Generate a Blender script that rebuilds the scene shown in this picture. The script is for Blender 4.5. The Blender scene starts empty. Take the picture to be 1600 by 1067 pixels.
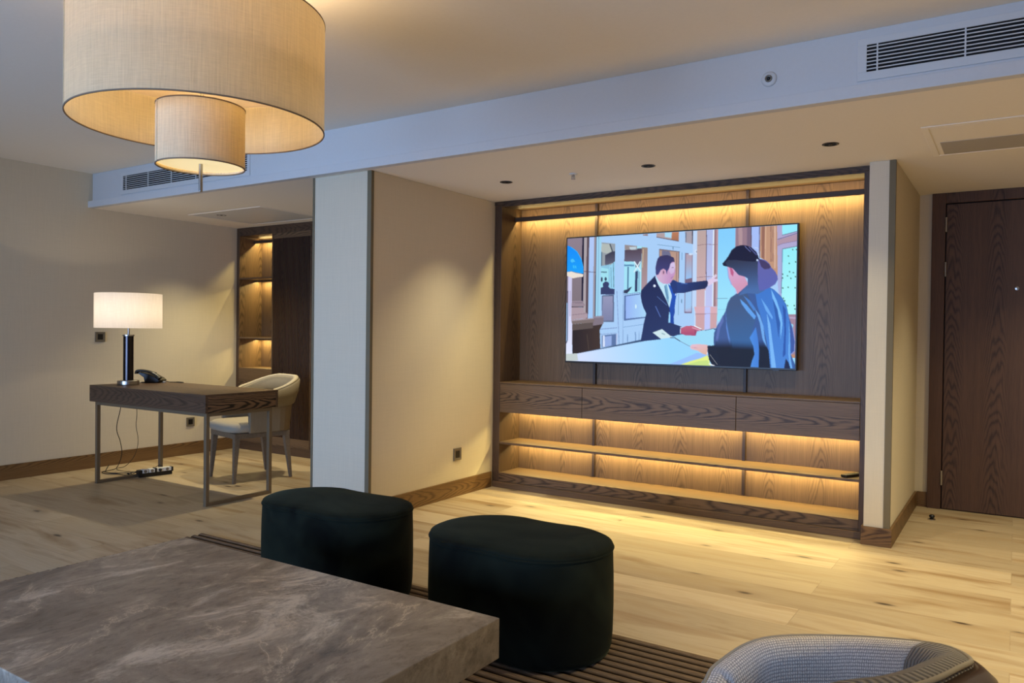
import bpy, bmesh, math, random
import numpy as np
from mathutils import Vector, Matrix
random.seed(7)
PI = math.pi
sc = bpy.context.scene
COL = sc.collection

# ------------------------------------------------------------------ camera
cam_d = bpy.data.cameras.new('camera')
cam_d.sensor_width = 36.0
cam_d.lens = 1209.234 * 36.0 / 1600.0
cam_d.clip_start = 0.05
cam = bpy.data.objects.new('camera', cam_d)
COL.objects.link(cam)
F_ = Vector((-0.54573621, 0.83786369, -0.01250719))
R_ = Vector((0.83778241, 0.5458664, 0.01226768))
U_ = Vector((-0.0171059, 0.00378339, 0.99984653))
cam.matrix_world = Matrix(((R_.x, U_.x, -F_.x, 0), (R_.y, U_.y, -F_.y, 0), (R_.z, U_.z, -F_.z, 1.2), (0, 0, 0, 1)))
sc.camera = cam

# ------------------------------------------------------------------ world, exposure
sc.view_settings.view_transform = 'Standard'
sc.view_settings.look = 'None'
sc.view_settings.gamma = 1
sc.view_settings.use_curve_mapping = False
sc.view_settings.exposure = 0.0
w = bpy.data.worlds.new('dusk sky')
sc.world = w
w.use_nodes = True
bg = w.node_tree.nodes['Background']
bg.inputs[0].default_value = (0.30, 0.50, 1.0, 1)
bg.inputs[1].default_value = 1.6
sc.cycles.max_bounces = 8
sc.cycles.diffuse_bounces = 5
sc.cycles.sample_clamp_indirect = 4.0
sc.cycles.caustics_reflective = False
sc.cycles.caustics_refractive = False

SPOT_W = 37.5        # ceiling downlights
LED_W = 8.6          # watts per metre of led strip
WINDOW_W = 48.0      # daylight through each window
WARM = (1.0, 0.87, 0.55)
LEDC = (1.0, 0.79, 0.30)
DAY = (0.38, 0.59, 1.0)

def add_light(name, kind, loc, energy, color, parent=None, **kw):
    d = bpy.data.lights.new(name, kind)
    d.energy = energy
    d.color = color
    rot = kw.pop('rot', None)
    for k, v in kw.items():
        setattr(d, k, v)
    o = bpy.data.objects.new(name, d)
    COL.objects.link(o)
    if parent is not None:
        o.parent = parent
        loc = Vector(loc) - parent.location
    o.location = loc
    if rot: o.rotation_euler = rot
    return o

# daylight entering by the two windows in the wall behind the photographer
for wx, wk in ((-4.0, 1.3), (-1.0, 0.7)):
    add_light('window_daylight', 'AREA', (wx, -2.42, 0.95), WINDOW_W * wk, DAY, rot=(PI / 2, 0, 0),
              shape='RECTANGLE', size=2.4, size_y=1.25, spread=math.radians(92))

# ------------------------------------------------------------------ helpers
def srgb(r, g, b):
    def f(c):
        c /= 255.0
        return c / 12.92 if c <= 0.04045 else ((c + 0.055) / 1.055) ** 2.4
    return (f(r), f(g), f(b), 1.0)

def finish(o, label=None, cat=None, group=None, kind=None):
    if label: o['label'] = label
    if cat: o['category'] = cat
    if group: o['group'] = group
    if kind: o['kind'] = kind
    return o

def thing(name, label, cat, loc=(0, 0, 0), group=None):
    o = bpy.data.objects.new(name, None)
    o.empty_display_size = 0.1
    COL.objects.link(o)
    o.location = loc
    return finish(o, label, cat, group)

def obj(name, bm, mat, parent=None, smooth=False, bevel=0.0, seg=2, label=None):
    """bm is in world coordinates; the object is linked under parent (an unrotated Empty)."""
    me = bpy.data.meshes.new(name)
    bmesh.ops.recalc_face_normals(bm, faces=bm.faces)
    off = Vector((0, 0, 0))
    p = parent
    while p is not None:
        off += p.location
        p = p.parent
    if off.length > 0:
        bmesh.ops.translate(bm, verts=bm.verts, vec=-off)
    bm.to_mesh(me)
    bm.free()
    if smooth:
        me.polygons.foreach_set('use_smooth', [True] * len(me.polygons))
    o = bpy.data.objects.new(name, me)
    COL.objects.link(o)
    if parent is not None:
        o.parent = parent
    me.materials.append(mat)
    if bevel > 0:
        m = o.modifiers.new('bevel', 'BEVEL')
        m.width = bevel
        m.segments = seg
        m.limit_method = 'ANGLE'
        m.angle_limit = math.radians(40)
        m.harden_normals = False
    if label: o['label'] = label
    return o

def copy_tree(o, parent=None):
    c = o.copy()
    COL.objects.link(c)
    c.parent = parent
    for ch in list(o.children):
        copy_tree(ch, c)
    return c

def NB(): return bmesh.new()

def box(bm, x0, x1, y0, y1, z0, z1, M=None):
    vs = [bm.verts.new(Vector(c)) for c in ((x0, y0, z0), (x1, y0, z0), (x1, y1, z0), (x0, y1, z0), (x0, y0, z1), (x1, y0, z1), (x1, y1, z1), (x0, y1, z1))]
    if M is not None:
        for v in vs: v.co = M @ v.co
    for f in ((0, 3, 2, 1), (4, 5, 6, 7), (0, 1, 5, 4), (1, 2, 6, 5), (2, 3, 7, 6), (3, 0, 4, 7)):
        bm.faces.new([vs[i] for i in f])
    return bm

def bx(*a, **k): return box(NB(), *a, **k)

def lathe(bm, prof, c=(0, 0), n=48, closed=False, M=None):
    """prof: list of (r, z); revolved round the vertical through c."""
    rings = []
    for r, z in prof:
        if r < 1e-6:
            v = bm.verts.new((c[0], c[1], z)); rings.append([v])
        else:
            rings.append([bm.verts.new((c[0] + r * math.cos(2 * PI * i / n), c[1] + r * math.sin(2 * PI * i / n), z)) for i in range(n)])
    prs = list(zip(rings, rings[1:]))
    if closed: prs.append((rings[-1], rings[0]))
    for a, b in prs:
        for i in range(n):
            j = (i + 1) % n
            if len(a) == 1 and len(b) == 1: continue
            if len(a) == 1: bm.faces.new((a[0], b[i], b[j]))
            elif len(b) == 1: bm.faces.new((a[i], b[0], a[j]))
            else: bm.faces.new((a[i], b[i], b[j], a[j]))
    if M is not None:
        bmesh.ops.transform(bm, matrix=M, verts=bm.verts)
    return bm

def tube(bm, pts, r, n=8):
    pts = [Vector(p) for p in pts]
    rings = []
    for i, p in enumerate(pts):
        a = pts[max(i - 1, 0)]; b = pts[min(i + 1, len(pts) - 1)]
        t = (b - a).normalized()
        s = t.cross(Vector((0, 0, 1)))
        if s.length < 1e-3: s = t.cross(Vector((1, 0, 0)))
        s.normalize(); u = s.cross(t)
        rings.append([bm.verts.new(p + r * (math.cos(2 * PI * k / n) * s + math.sin(2 * PI * k / n) * u)) for k in range(n)])
    for a, b in zip(rings, rings[1:]):
        for k in range(n):
            bm.faces.new((a[k], a[(k + 1) % n], b[(k + 1) % n], b[k]))
    bm.faces.new(rings[0]); bm.faces.new(list(reversed(rings[-1])))
    return bm

def spline(P, m=10):
    P = [Vector(p) for p in P]
    out = []
    for i in range(len(P) - 1):
        p0 = P[max(i - 1, 0)]; p1 = P[i]; p2 = P[i + 1]; p3 = P[min(i + 2, len(P) - 1)]
        for k in range(m):
            t = k / m
            out.append(0.5 * ((2 * p1) + (p2 - p0) * t + (2 * p0 - 5 * p1 + 4 * p2 - p3) * t * t + (3 * p1 - p0 - 3 * p2 + p3) * t ** 3))
    out.append(P[-1])
    return out

def loft(bm, sections, close_ring=True, cap=True, close_path=False):
    rings = [[bm.verts.new(p) for p in s] for s in sections]
    n = len(rings[0])
    prs = list(zip(rings, rings[1:]))
    if close_path: prs.append((rings[-1], rings[0]))
    for a, b in prs:
        for k in range(n if close_ring else n - 1):
            bm.faces.new((a[k], a[(k + 1) % n], b[(k + 1) % n], b[k]))
    if cap and not close_path:
        bm.faces.new(rings[0]); bm.faces.new(list(reversed(rings[-1])))
    return bm

# ------------------------------------------------------------------ materials
class NT:
    def __init__(s, name):
        s.m = bpy.data.materials.new(name)
        s.m.use_nodes = True
        s.t = s.m.node_tree
        s.b = s.t.nodes['Principled BSDF']
        s.tc = s.n('ShaderNodeTexCoord')
    def n(s, typ, **kw):
        nd = s.t.nodes.new(typ)
        for k, v in kw.items():
            if k.startswith('i_'):
                nd.inputs[k[2:].replace('_', ' ')].default_value = v
            else: setattr(nd, k, v)
        return nd
    def l(s, a, b): s.t.links.new(a, b)
    def geo(s, scale=(1, 1, 1), loc=(0, 0, 0), rot=(0, 0, 0)):
        g = s.n('ShaderNodeNewGeometry')
        mp = s.n('ShaderNodeMapping')
        s.l(g.outputs['Position'], mp.inputs[0])
        mp.inputs['Scale'].default_value = scale
        mp.inputs['Location'].default_value = loc
        mp.inputs['Rotation'].default_value = rot
        return mp.outputs[0]
    def loc(s, scale=(1, 1, 1), loc=(0, 0, 0)):
        mp = s.n('ShaderNodeMapping')
        s.l(s.tc.outputs['Object'], mp.inputs[0])
        mp.inputs['Scale'].default_value = scale
        mp.inputs['Location'].default_value = loc
        return mp.outputs[0]
    def noise(s, vec, scale=5, detail=3, rough=0.5, dist=0.0):
        nd = s.n('ShaderNodeTexNoise')
        s.l(vec, nd.inputs['Vector'])
        nd.inputs['Scale'].default_value = scale
        nd.inputs['Detail'].default_value = detail
        nd.inputs['Roughness'].default_value = rough
        nd.inputs['Distortion'].default_value = dist
        return nd.outputs[0]
    def ramp(s, fac, stops, interp='LINEAR'):
        r = s.n('ShaderNodeValToRGB')
        r.color_ramp.interpolation = interp
        e = r.color_ramp.elements
        while len(e) < len(stops): e.new(0.5)
        for q, (p, c) in zip(e, stops):
            q.position = p
            q.color = c if len(c) == 4 else (*c, 1)
        s.l(fac, r.inputs[0])
        return r.outputs[0]
    def math(s, op, a, b=None, clamp=False):
        m = s.n('ShaderNodeMath', operation=op, use_clamp=clamp)
        for i, v in enumerate((a, b)):
            if v is None: continue
            if isinstance(v, (int, float)): m.inputs[i].default_value = v
            else: s.l(v, m.inputs[i])
        return m.outputs[0]
    def mix(s, fac, a, b, mode='MIX'):
        m = s.n('ShaderNodeMix', data_type='RGBA', blend_type=mode)
        for inp, v in ((m.inputs[0], fac), (m.inputs[6], a), (m.inputs[7], b)):
            if isinstance(v, (int, float)): inp.default_value = v
            elif isinstance(v, tuple): inp.default_value = v
            else: s.l(v, inp)
        return m.outputs[2]
    def bump(s, h, strength=0.2, dist=0.002):
        b = s.n('ShaderNodeBump')
        b.inputs['Strength'].default_value = strength
        b.inputs['Distance'].default_value = dist
        s.l(h, b.inputs['Height'])
        s.l(b.outputs[0], s.b.inputs['Normal'])
    def base(s, c):
        if isinstance(c, tuple): s.b.inputs['Base Color'].default_value = c
        else: s.l(c, s.b.inputs['Base Color'])
    def set(s, **kw):
        for k, v in kw.items():
            s.b.inputs[k.replace('_', ' ')].default_value = v
        return s

def plain(name, col, rough=0.5, metal=0.0, spec=0.5, grain=0.0):
    t = NT(name)
    if grain:
        nz = t.noise(t.geo((1, 1, 1)), 60, 3)
        dk = tuple(c * (1 - grain) for c in col[:3]) + (1,)
        t.base(t.ramp(nz, [(0.3, dk), (0.7, col)]))
    else: t.base(col)
    t.set(Roughness=rough, Metallic=metal, Specular_IOR_Level=spec)
    return t.m

def wood(name, dark, light, axis='z', contrast=1.0, rough=0.45, board=0.29, off=0.0, seed=0.0, arch=1.0):
    """flat sawn oak: arched growth lines down the middle of each board, straight grain at its edges, fine pores"""
    t = NT(name)
    g = t.n('ShaderNodeNewGeometry')
    sp = t.n('ShaderNodeSeparateXYZ'); t.l(g.outputs['Position'], sp.inputs[0])
    X, Y, Z = sp.outputs
    lng, a1, a2 = {'x': (X, Z, Y), 'y': (Y, Z, X), 'z': (Z, X, Y)}[axis]
    low = {'x': (0.9, 5, 5), 'y': (5, 0.9, 5), 'z': (5, 5, 0.9)}[axis]
    n1 = t.noise(t.geo(low, (seed, seed * 1.7, seed * 0.6)), 1.0, 3, 0.55)
    n1 = t.math('SUBTRACT', n1, 0.5)
    u = t.math('ADD', t.math('ADD', a1, a2), off + seed * 0.13)
    u = t.math('ADD', u, t.math('MULTIPLY', n1, 0.05))
    bd = t.math('DIVIDE', u, board)
    ul = t.math('MULTIPLY', t.math('SUBTRACT', t.math('FRACT', bd), 0.5), board)
    cell = t.math('MULTIPLY', t.math('FLOOR', bd), 0.37)
    f = t.math('MULTIPLY', t.math('MULTIPLY', ul, ul), 55.0)
    f = t.math('ADD', f, t.math('MULTIPLY', lng, 0.85 * arch))
    f = t.math('ADD', f, cell)
    f = t.math('ADD', f, t.math('MULTIPLY', n1, 0.9))
    jit = t.noise(t.geo({'x': (14, 130, 130), 'y': (130, 14, 130), 'z': (130, 130, 14)}[axis]), 1.0, 2, 0.6)
    f = t.math('ADD', f, t.math('MULTIPLY', jit, 0.035))
    rings = t.math('ADD', t.math('MULTIPLY', t.math('SINE', t.math('MULTIPLY', f, 85.0)), 0.5), 0.5)
    rings = t.math('POWER', rings, 2.2)
    fade = t.ramp(t.math('ABSOLUTE', ul), [(0.02, (1, 1, 1)), (0.09, (0.25, 0.25, 0.25))])
    pores = t.noise(t.geo({'x': (7, 300, 300), 'y': (300, 7, 300), 'z': (300, 300, 7)}[axis]), 1.0, 2, 0.6)
    streak = t.noise(t.geo({'x': (0.8, 45, 45), 'y': (45, 0.8, 45), 'z': (45, 45, 0.8)}[axis]), 1.0, 3, 0.6)
    q = t.math('MULTIPLY', t.math('MULTIPLY', rings, fade), 0.55 * contrast)
    q = t.math('ADD', q, t.math('MULTIPLY', streak, 0.35))
    q = t.math('ADD', q, t.math('MULTIPLY', pores, 0.50))
    t.base(t.ramp(q, [(0.28, light), (1.0, dark)]))
    t.bump(q, 0.12, 0.001)
    t.set(Roughness=rough, Specular_IOR_Level=0.3)
    return t.m

OAKD, OAKL = srgb(42, 31, 22), srgb(115, 91, 67)
M_oak_v = wood('fumed oak vertical', OAKD, OAKL, 'z', board=0.31, contrast=0.5)
M_oak_h = wood('fumed oak horizontal', OAKD, OAKL, 'x', contrast=0.85, board=0.30, off=-5.50 + 0.012, arch=0.6)
M_oak_y = wood('fumed oak deep', OAKD, OAKL, 'z', board=0.24, seed=1.3, contrast=0.6)
M_oak_frame = wood('fumed oak frame', srgb(34, 25, 20), srgb(88, 68, 52), 'z', seed=5, contrast=0.6)
M_oak_frame_h = wood('fumed oak frame horizontal', srgb(34, 25, 20), srgb(88, 68, 52), 'x', seed=2, contrast=0.6)
M_door = wood('fumed oak door', srgb(26, 18, 13), srgb(94, 67, 49), 'z', board=0.26, off=0.07, seed=0.0, contrast=0.6, rough=0.6)
M_desk = wood('desk oak', srgb(34, 23, 16), srgb(98, 74, 56), 'x', seed=4.4, board=0.33, contrast=0.6)
M_desk_y = wood('desk oak end', srgb(26, 17, 11), srgb(124, 94, 68), 'y', board=0.24, off=4.44, contrast=1.5, arch=0.5)
M_base_x = wood('baseboard oak x', srgb(66, 46, 28), srgb(122, 92, 58), 'x', seed=6, board=0.2)
M_base_y = wood('baseboard oak y', srgb(66, 46, 28), srgb(128, 97, 61), 'y', board=0.22, off=3.40 + 0.05, contrast=0.7)
M_slat = wood('slat oak', srgb(24, 17, 13), srgb(70, 49, 36), 'z', seed=8, contrast=0.4)
M_chairleg = plain('ash chair legs', srgb(112, 96, 78), 0.45, grain=0.25)

def wallpaper(name, col, amt=0.05):
    t = NT(name)
    a = t.noise(t.geo((420, 420, 6)), 1.0, 2.0, 0.6)
    b = t.noise(t.geo((6, 6, 420)), 1.0, 2.0, 0.6)
    f = t.math('ADD', t.math('MULTIPLY', a, 0.6), t.math('MULTIPLY', b, 0.4))
    dk = tuple(c * (1 - amt * 2) for c in col[:3]) + (1,)
    t.base(t.ramp(f, [(0.3, dk), (0.7, col)]))
    t.bump(f, 0.08, 0.0006)
    t.set(Roughness=0.8, Specular_IOR_Level=0.2)
    return t.m
M_wall = wallpaper('woven beige wallpaper', srgb(210, 198, 174))
M_paint = plain('ceiling paint', srgb(238, 231, 217), 0.9, spec=0.1, grain=0.02)
M_beam = plain('beam paint', srgb(205, 205, 204), 0.85, spec=0.15, grain=0.02)
M_white = plain('white enamel', srgb(205, 205, 203), 0.5)
M_trim = plain('bronze corner trim', srgb(112, 102, 82), 0.75, spec=0.1)
M_brass = plain('bronze desk frame', srgb(120, 104, 82), 0.42, metal=0.35)
M_chrome = plain('brushed nickel', srgb(170, 166, 160), 0.28, metal=1.0)
M_gloss_black = plain('smoked chrome column', srgb(52, 48, 50), 0.16, metal=0.9)
M_black = plain('black plastic', srgb(16, 16, 18), 0.4)
M_dark = plain('shade and baffle black', srgb(8, 8, 9), 0.9)  # black baffles, and painted shade in gaps and recesses
M_groove = plain('bronze channel', srgb(44, 30, 22), 0.5)
M_rubber = plain('black cable', srgb(14, 12, 12), 0.6)
M_taupe = plain('taupe wall plate', srgb(120, 112, 98), 0.4, metal=0.3)

# oak plank floor
t = NT('pale oak planks')
v = t.geo((1, 1, 1))
br = t.n('ShaderNodeTexBrick', offset=0.37, squash=1.0)
t.l(v, br.inputs['Vector'])
br.inputs['Color1'].default_value = (0, 0, 0, 1)
br.inputs['Color2'].default_value = (1, 1, 1, 1)
br.inputs['Mortar'].default_value = (0.5, 0.5, 0.5, 1)
br.inputs['Scale'].default_value = 1.0
br.inputs['Mortar Size'].default_value = 0.0013
br.inputs['Mortar Smooth'].default_value = 0.3
br.inputs['Brick Width'].default_value = 2.1
br.inputs['Row Height'].default_value = 0.235
tone = t.ramp(br.outputs['Color'], [(0.0, srgb(166, 148, 120)), (0.5, srgb(180, 162, 133)), (1.0, srgb(193, 175, 146))])
wv = t.n('ShaderNodeVectorMath', operation='ADD')
t.l(v, wv.inputs[0])
sc3 = t.n('ShaderNodeVectorMath', operation='SCALE')
t.l(br.outputs['Color'], sc3.inputs[0]); sc3.inputs['Scale'].default_value = 7.3
t.l(sc3.outputs[0], wv.inputs[1])
mp = t.n('ShaderNodeMapping'); mp.inputs['Scale'].default_value = (0.75, 5, 1)
t.l(wv.outputs[0], mp.inputs[0])
gr = t.noise(mp.outputs[0], 1.3, 4, 0.6, 0.6)
mp2 = t.n('ShaderNodeMapping'); mp2.inputs['Scale'].default_value = (5, 160, 1)
t.l(wv.outputs[0], mp2.inputs[0])
fine = t.noise(mp2.outputs[0], 1.0, 2, 0.6)
g2 = t.ramp(gr, [(0.32, srgb(196, 170, 134)), (0.5, (1, 1, 1, 1)), (0.75, srgb(236, 222, 200))])
c = t.mix(0.75, tone, g2, 'MULTIPLY')
c = t.mix(0.12, c, t.ramp(fine, [(0.35, (0.45, 0.38, 0.3, 1)), (0.6, (1, 1, 1, 1))]), 'MULTIPLY')
# knots: small dark ovals strewn along the boards
mk = t.n('ShaderNodeMapping'); mk.inputs['Scale'].default_value = (1.05, 2.6, 1)
t.l(wv.outputs[0], mk.inputs[0])
vo = t.n('ShaderNodeTexVoronoi', voronoi_dimensions='2D'); vo.inputs['Scale'].default_value = 1.0
t.l(mk.outputs[0], vo.inputs['Vector'])
kn = t.noise(mp.outputs[0], 6.0, 2, 0.5)
kd = t.math('ADD', vo.outputs['Distance'], t.math('MULTIPLY', t.math('SUBTRACT', kn, 0.5), 0.07))
kf = t.ramp(kd, [(0.012, (0.9, 0.9, 0.9)), (0.05, (0, 0, 0))])
halo = t.ramp(kd, [(0.02, (0.35, 0.35, 0.35)), (0.16, (0, 0, 0))])
c = t.mix(halo, c, srgb(120, 92, 62))
c = t.mix(kf, c, srgb(52, 36, 26))
c = t.mix(t.math('MULTIPLY', br.outputs['Fac'], 0.35), c, srgb(84, 66, 46))
t.base(c)
t.bump(t.math('SUBTRACT', t.math('MULTIPLY', fine, 0.3), br.outputs['Fac']), 0.25, 0.001)
t.set(Roughness=0.46, Specular_IOR_Level=0.32)
M_floor = t.m

# stone table top
t = NT('grey stone')
v = t.geo((1, 1, 1), rot=(0, 0, 0.5))
vs_ = t.geo((1.6, 0.8, 1.0), rot=(0, 0, 0.35))
cl = t.noise(vs_, 2.6, 9, 0.72, 0.8)
c = t.ramp(cl, [(0.34, srgb(100, 90, 80)), (0.46, srgb(132, 120, 107)), (0.54, srgb(150, 138, 123)), (0.63, srgb(204, 192, 174))])
sp = t.noise(vs_, 22, 6, 0.8)
c = t.mix(0.75, c, t.ramp(sp, [(0.36, (0.50, 0.46, 0.43, 1)), (0.50, (1, 1, 1, 1))]), 'MULTIPLY')
vn = t.noise(v, 1.7, 9, 0.68, 0.9)
d = t.math('ABSOLUTE', t.math('SUBTRACT', vn, 0.5))
vein = t.ramp(d, [(0.0, (1, 1, 1)), (0.008, (0, 0, 0))])
pt = t.ramp(t.noise(v, 2.3, 3, 0.6), [(0.46, (0, 0, 0)), (0.56, (1, 1, 1))])
c = t.mix(t.math('MULTIPLY', vein, pt), c, srgb(206, 190, 166))
halo = t.ramp(d, [(0.0, (0.35, 0.35, 0.35)), (0.045, (0, 0, 0))])
c = t.mix(t.math('MULTIPLY', halo, pt), c, srgb(190, 175, 155))
t.base(c)
t.bump(t.math('ADD', cl, t.math('MULTIPLY', sp, 0.5)), 0.3, 0.003)
t.set(Roughness=0.36, Specular_IOR_Level=0.5)
M_stone = t.m

# dark green velvet
t = NT('dark green velvet')
nz = t.noise(t.geo((1, 1, 1)), 3.2, 2, 0.5, 1.2)
t.base(t.ramp(nz, [(0.36, srgb(9, 11, 8)), (0.68, srgb(28, 33, 25))]))  # lighter patches paint velvet highlights into the colour
t.set(Roughness=0.85, Specular_IOR_Level=0.1, Sheen_Weight=0.25, Sheen_Roughness=0.4)
t.b.inputs['Sheen Tint'].default_value = srgb(100, 110, 90)
M_velvet = t.m

# ribbed rug: dark furrows between brown cords
t = NT('brown ribbed rug')
nz = t.noise(t.geo((20, 300, 60)), 1.0, 3, 0.7)
cord = t.ramp(nz, [(0.3, srgb(84, 68, 54)), (0.7, srgb(128, 108, 88))])
g = t.n('ShaderNodeNewGeometry'); sp = t.n('ShaderNodeSeparateXYZ'); t.l(g.outputs['Position'], sp.inputs[0])
hgt = t.ramp(t.math('MULTIPLY', sp.outputs[2], 50.0), [(0.34, (0, 0, 0)), (0.62, (1, 1, 1))])
t.base(t.mix(hgt, srgb(34, 26, 21), cord))
t.bump(nz, 0.5, 0.002)
t.set(Roughness=0.95, Specular_IOR_Level=0.05)
M_rug = t.m

# linen lampshade
def linen(name, col, trans, weight=0.45):
    t = NT(name)
    a = t.noise(t.loc((260, 260, 8)), 1.0, 3, 0.7)
    b = t.noise(t.loc((22, 22, 420)), 1.0, 3, 0.7)
    f = t.math('ADD', t.math('MULTIPLY', a, 0.6), t.math('MULTIPLY', b, 0.4))
    dk = tuple(q * 0.72 for q in col[:3]) + (1,)
    cc = t.ramp(f, [(0.33, dk), (0.62, col)])
    t.base(cc)
    t.bump(f, 0.2, 0.001)
    t.set(Roughness=0.9, Specular_IOR_Level=0.1)
    tr = t.n('ShaderNodeBsdfTranslucent')
    tr.inputs[0].default_value = trans
    mx = t.n('ShaderNodeMixShader')
    mx.inputs[0].default_value = weight
    t.l(t.b.outputs[0], mx.inputs[1]); t.l(tr.outputs[0], mx.inputs[2])
    t.l(mx.outputs[0], t.t.nodes['Material Output'].inputs[0])
    return t.m
M_linen = linen('cream linen shade', srgb(222, 206, 172), srgb(246, 226, 180), 0.20)
M_linen_in = linen('cream linen inner shade', srgb(222, 206, 172), srgb(236, 210, 160), 0.04)
M_linen_rim = plain('shade rim binding', srgb(130, 112, 92), 0.8)
M_shade_white = linen('white fabric shade', srgb(235, 230, 222), srgb(250, 240, 225), 0.5)

def emis(name, col, strength):
    t = NT(name)
    t.base(col)
    t.b.inputs['Emission Color'].default_value = col
    t.b.inputs['Emission Strength'].default_value = strength
    t.set(Roughness=0.6)
    return t.m
M_led = emis('warm led strip', (1.0, 0.62, 0.25, 1), 14.0)
M_diffuser = emis('lit lamp diffuser', srgb(250, 226, 170), 0.78)
M_bulb = emis('warm bulb', (1.0, 0.8, 0.55, 1), 20.0)

# chair fabrics
t = NT('taupe chair fabric')
nz = t.noise(t.geo((1, 1, 1)), 350, 2, 0.6)
t.base(t.ramp(nz, [(0.3, srgb(128, 118, 100)), (0.7, srgb(152, 140, 120))]))
t.bump(nz, 0.15, 0.001)
t.set(Roughness=0.75, Specular_IOR_Level=0.2)
M_taupe_fabric = t.m
M_taupe_leather = plain('taupe chair shell', srgb(128, 112, 88), 0.55, grain=0.06)
t = NT('light piped fabric')
t.base(srgb(160, 148, 128)); t.set(Roughness=0.8); M_light_fabric = t.m
M_lining = plain('chair lining', srgb(122, 113, 97), 0.85, grain=0.1)
M_rim = plain('chair rim', srgb(182, 170, 146), 0.8, grain=0.08)

t = NT('grey basket weave')
v1 = t.n('ShaderNodeTexCoord').outputs['UV']
wa = t.n('ShaderNodeTexWave', wave_type='BANDS', bands_direction='Y'); wa.inputs['Scale'].default_value = 44; wa.inputs['Distortion'].default_value = 1.2; wa.inputs['Detail'].default_value = 1; wa.inputs['Detail Scale'].default_value = 3
wb = t.n('ShaderNodeTexWave', wave_type='BANDS', bands_direction='X'); wb.inputs['Scale'].default_value = 58; wb.inputs['Distortion'].default_value = 2.5; wb.inputs['Detail'].default_value = 1; wb.inputs['Detail Scale'].default_value = 3
t.l(v1, wa.inputs[0]); t.l(v1, wb.inputs[0])
nz = t.noise(t.geo(), 420, 2, 0.6)
f = t.math('ADD', t.math('MULTIPLY', wa.outputs['Fac'], wb.outputs['Fac']), t.math('MULTIPLY', nz, 0.5))
t.base(t.ramp(f, [(0.15, srgb(142, 134, 130)), (0.7, srgb(236, 224, 212))]))
t.bump(f, 0.5, 0.0015)
t.set(Roughness=0.85, Specular_IOR_Level=0.15)
M_weave = t.m
t = NT('grey ribbed gather')
wa = t.n('ShaderNodeTexWave', wave_type='BANDS', bands_direction='X'); wa.inputs['Scale'].default_value = 16; wa.inputs['Distortion'].default_value = 0.5
t.l(t.n('ShaderNodeTexCoord').outputs['UV'], wa.inputs[0])
fz = t.noise(t.geo(), 700, 2, 0.6)
t.base(t.mix(0.6, t.ramp(wa.outputs['Fac'], [(0.1, srgb(112, 106, 100)), (0.7, srgb(158, 150, 142))]), t.ramp(fz, [(0.35, (0.6, 0.6, 0.6, 1)), (0.6, (1, 1, 1, 1))]), 'MULTIPLY'))
t.bump(wa.outputs['Fac'], 0.8, 0.004)
t.set(Roughness=0.85, Specular_IOR_Level=0.15)
M_rib = t.m
M_chairwood = plain('polished walnut rail', srgb(72, 50, 36), 0.3, grain=0.2)
M_chairout = plain('charcoal outer fabric', srgb(62, 58, 58), 0.9, grain=0.3)

# ------------------------------------------------------------------ room shell
XL, XC0, XC1 = -6.563, -3.915, -3.398
YS, YB, YF = 3.512, 3.563, 3.582           # lip, beam face, front of the column
YT, YBK = 4.952, 5.235
ZS, ZL, ZC = 2.20, 2.254, 2.49
YD = 6.178
XR0, XR1 = -0.722, -0.588
BACKY, XR = -2.4, 2.4

def struct(name, bm, mat, parent=None, **kw):
    o = obj(name, bm, mat, parent, **kw)
    if parent is None: o['kind'] = 'structure'
    return o

struct('floor', bx(XL - 0.1, XR + 0.1, BACKY - 0.1, YD + 0.1, -0.1, 0), M_floor)
struct('ceiling', bx(XL - 0.1, XR + 0.1, BACKY - 0.1, YB + 0.02, ZC, ZC + 0.1), M_paint)
bm = NB()
box(bm, XL, XR, YB, YD + 0.1, ZS + 0.001, ZC + 0.1)
struct('ceiling_soffit', bm, M_paint)
# beam: painted face with a small lip along its foot
bm = NB()
box(bm, XL, XR, YB - 0.012, YB, ZL, ZC)
box(bm, XL, XR, YS, YB, ZS - 0.0, ZL)
struct('trim_1', bm, M_beam, bevel=0.002)
struct('wall_left', bx(XL - 0.1, XL, BACKY - 0.1, YBK + 0.2, 0, ZC), M_wall)
struct('wall_pier', bx(XC0, XC1, YF, YBK + 0.2, 0, ZS), M_wall)
struct('wall_behind_bookcase', bx(XL, XC0, YBK + 0.06, YBK + 0.2, 0, ZS), M_wall)
struct('wall_back', bx(XC1, XR0, YBK + 0.02, YBK + 0.2, 0, ZS), M_wall)
struct('wall_fin', bx(XR0, XR1, 4.855, YD, 0, ZS), M_wall)
struct('wall_hall', bx(XR1, XR + 0.1, YD, YD + 0.1, 0, ZC), M_wall)
struct('wall_right', bx(XR, XR + 0.1, BACKY - 0.1, YD, 0, ZC), M_wall)
# wall with the two windows, behind the photographer
bm = NB()
wz0, wz1 = 0.3, 1.6
box(bm, XL, XR, BACKY - 0.1, BACKY, 0, wz0)
box(bm, XL, XR, BACKY - 0.1, BACKY, wz1, ZC)
for a, b in ((XL, -5.2), (-2.8, -2.2), (0.2, XR)):
    box(bm, a, b, BACKY - 0.1, BACKY, wz0, wz1)
struct('wall_front', bm, M_wall)
for i, (a, b) in enumerate(((-5.2, -2.8), (-2.2, 0.2))):
    e = thing('window_%d' % (i + 1), None, None, (a, BACKY - 0.05, wz0)); e['kind'] = 'structure'
    bm = NB()
    for q in (a, (a + b) / 2 - 0.02, b - 0.04): box(bm, q, q + 0.04, BACKY - 0.08, BACKY - 0.03, wz0, wz1)
    for q in (wz0, wz1 - 0.04): box(bm, a + 0.04, b - 0.04, BACKY - 0.08, BACKY - 0.03, q, q + 0.04)
    obj('window_frame', bm, M_trim, e)

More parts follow.
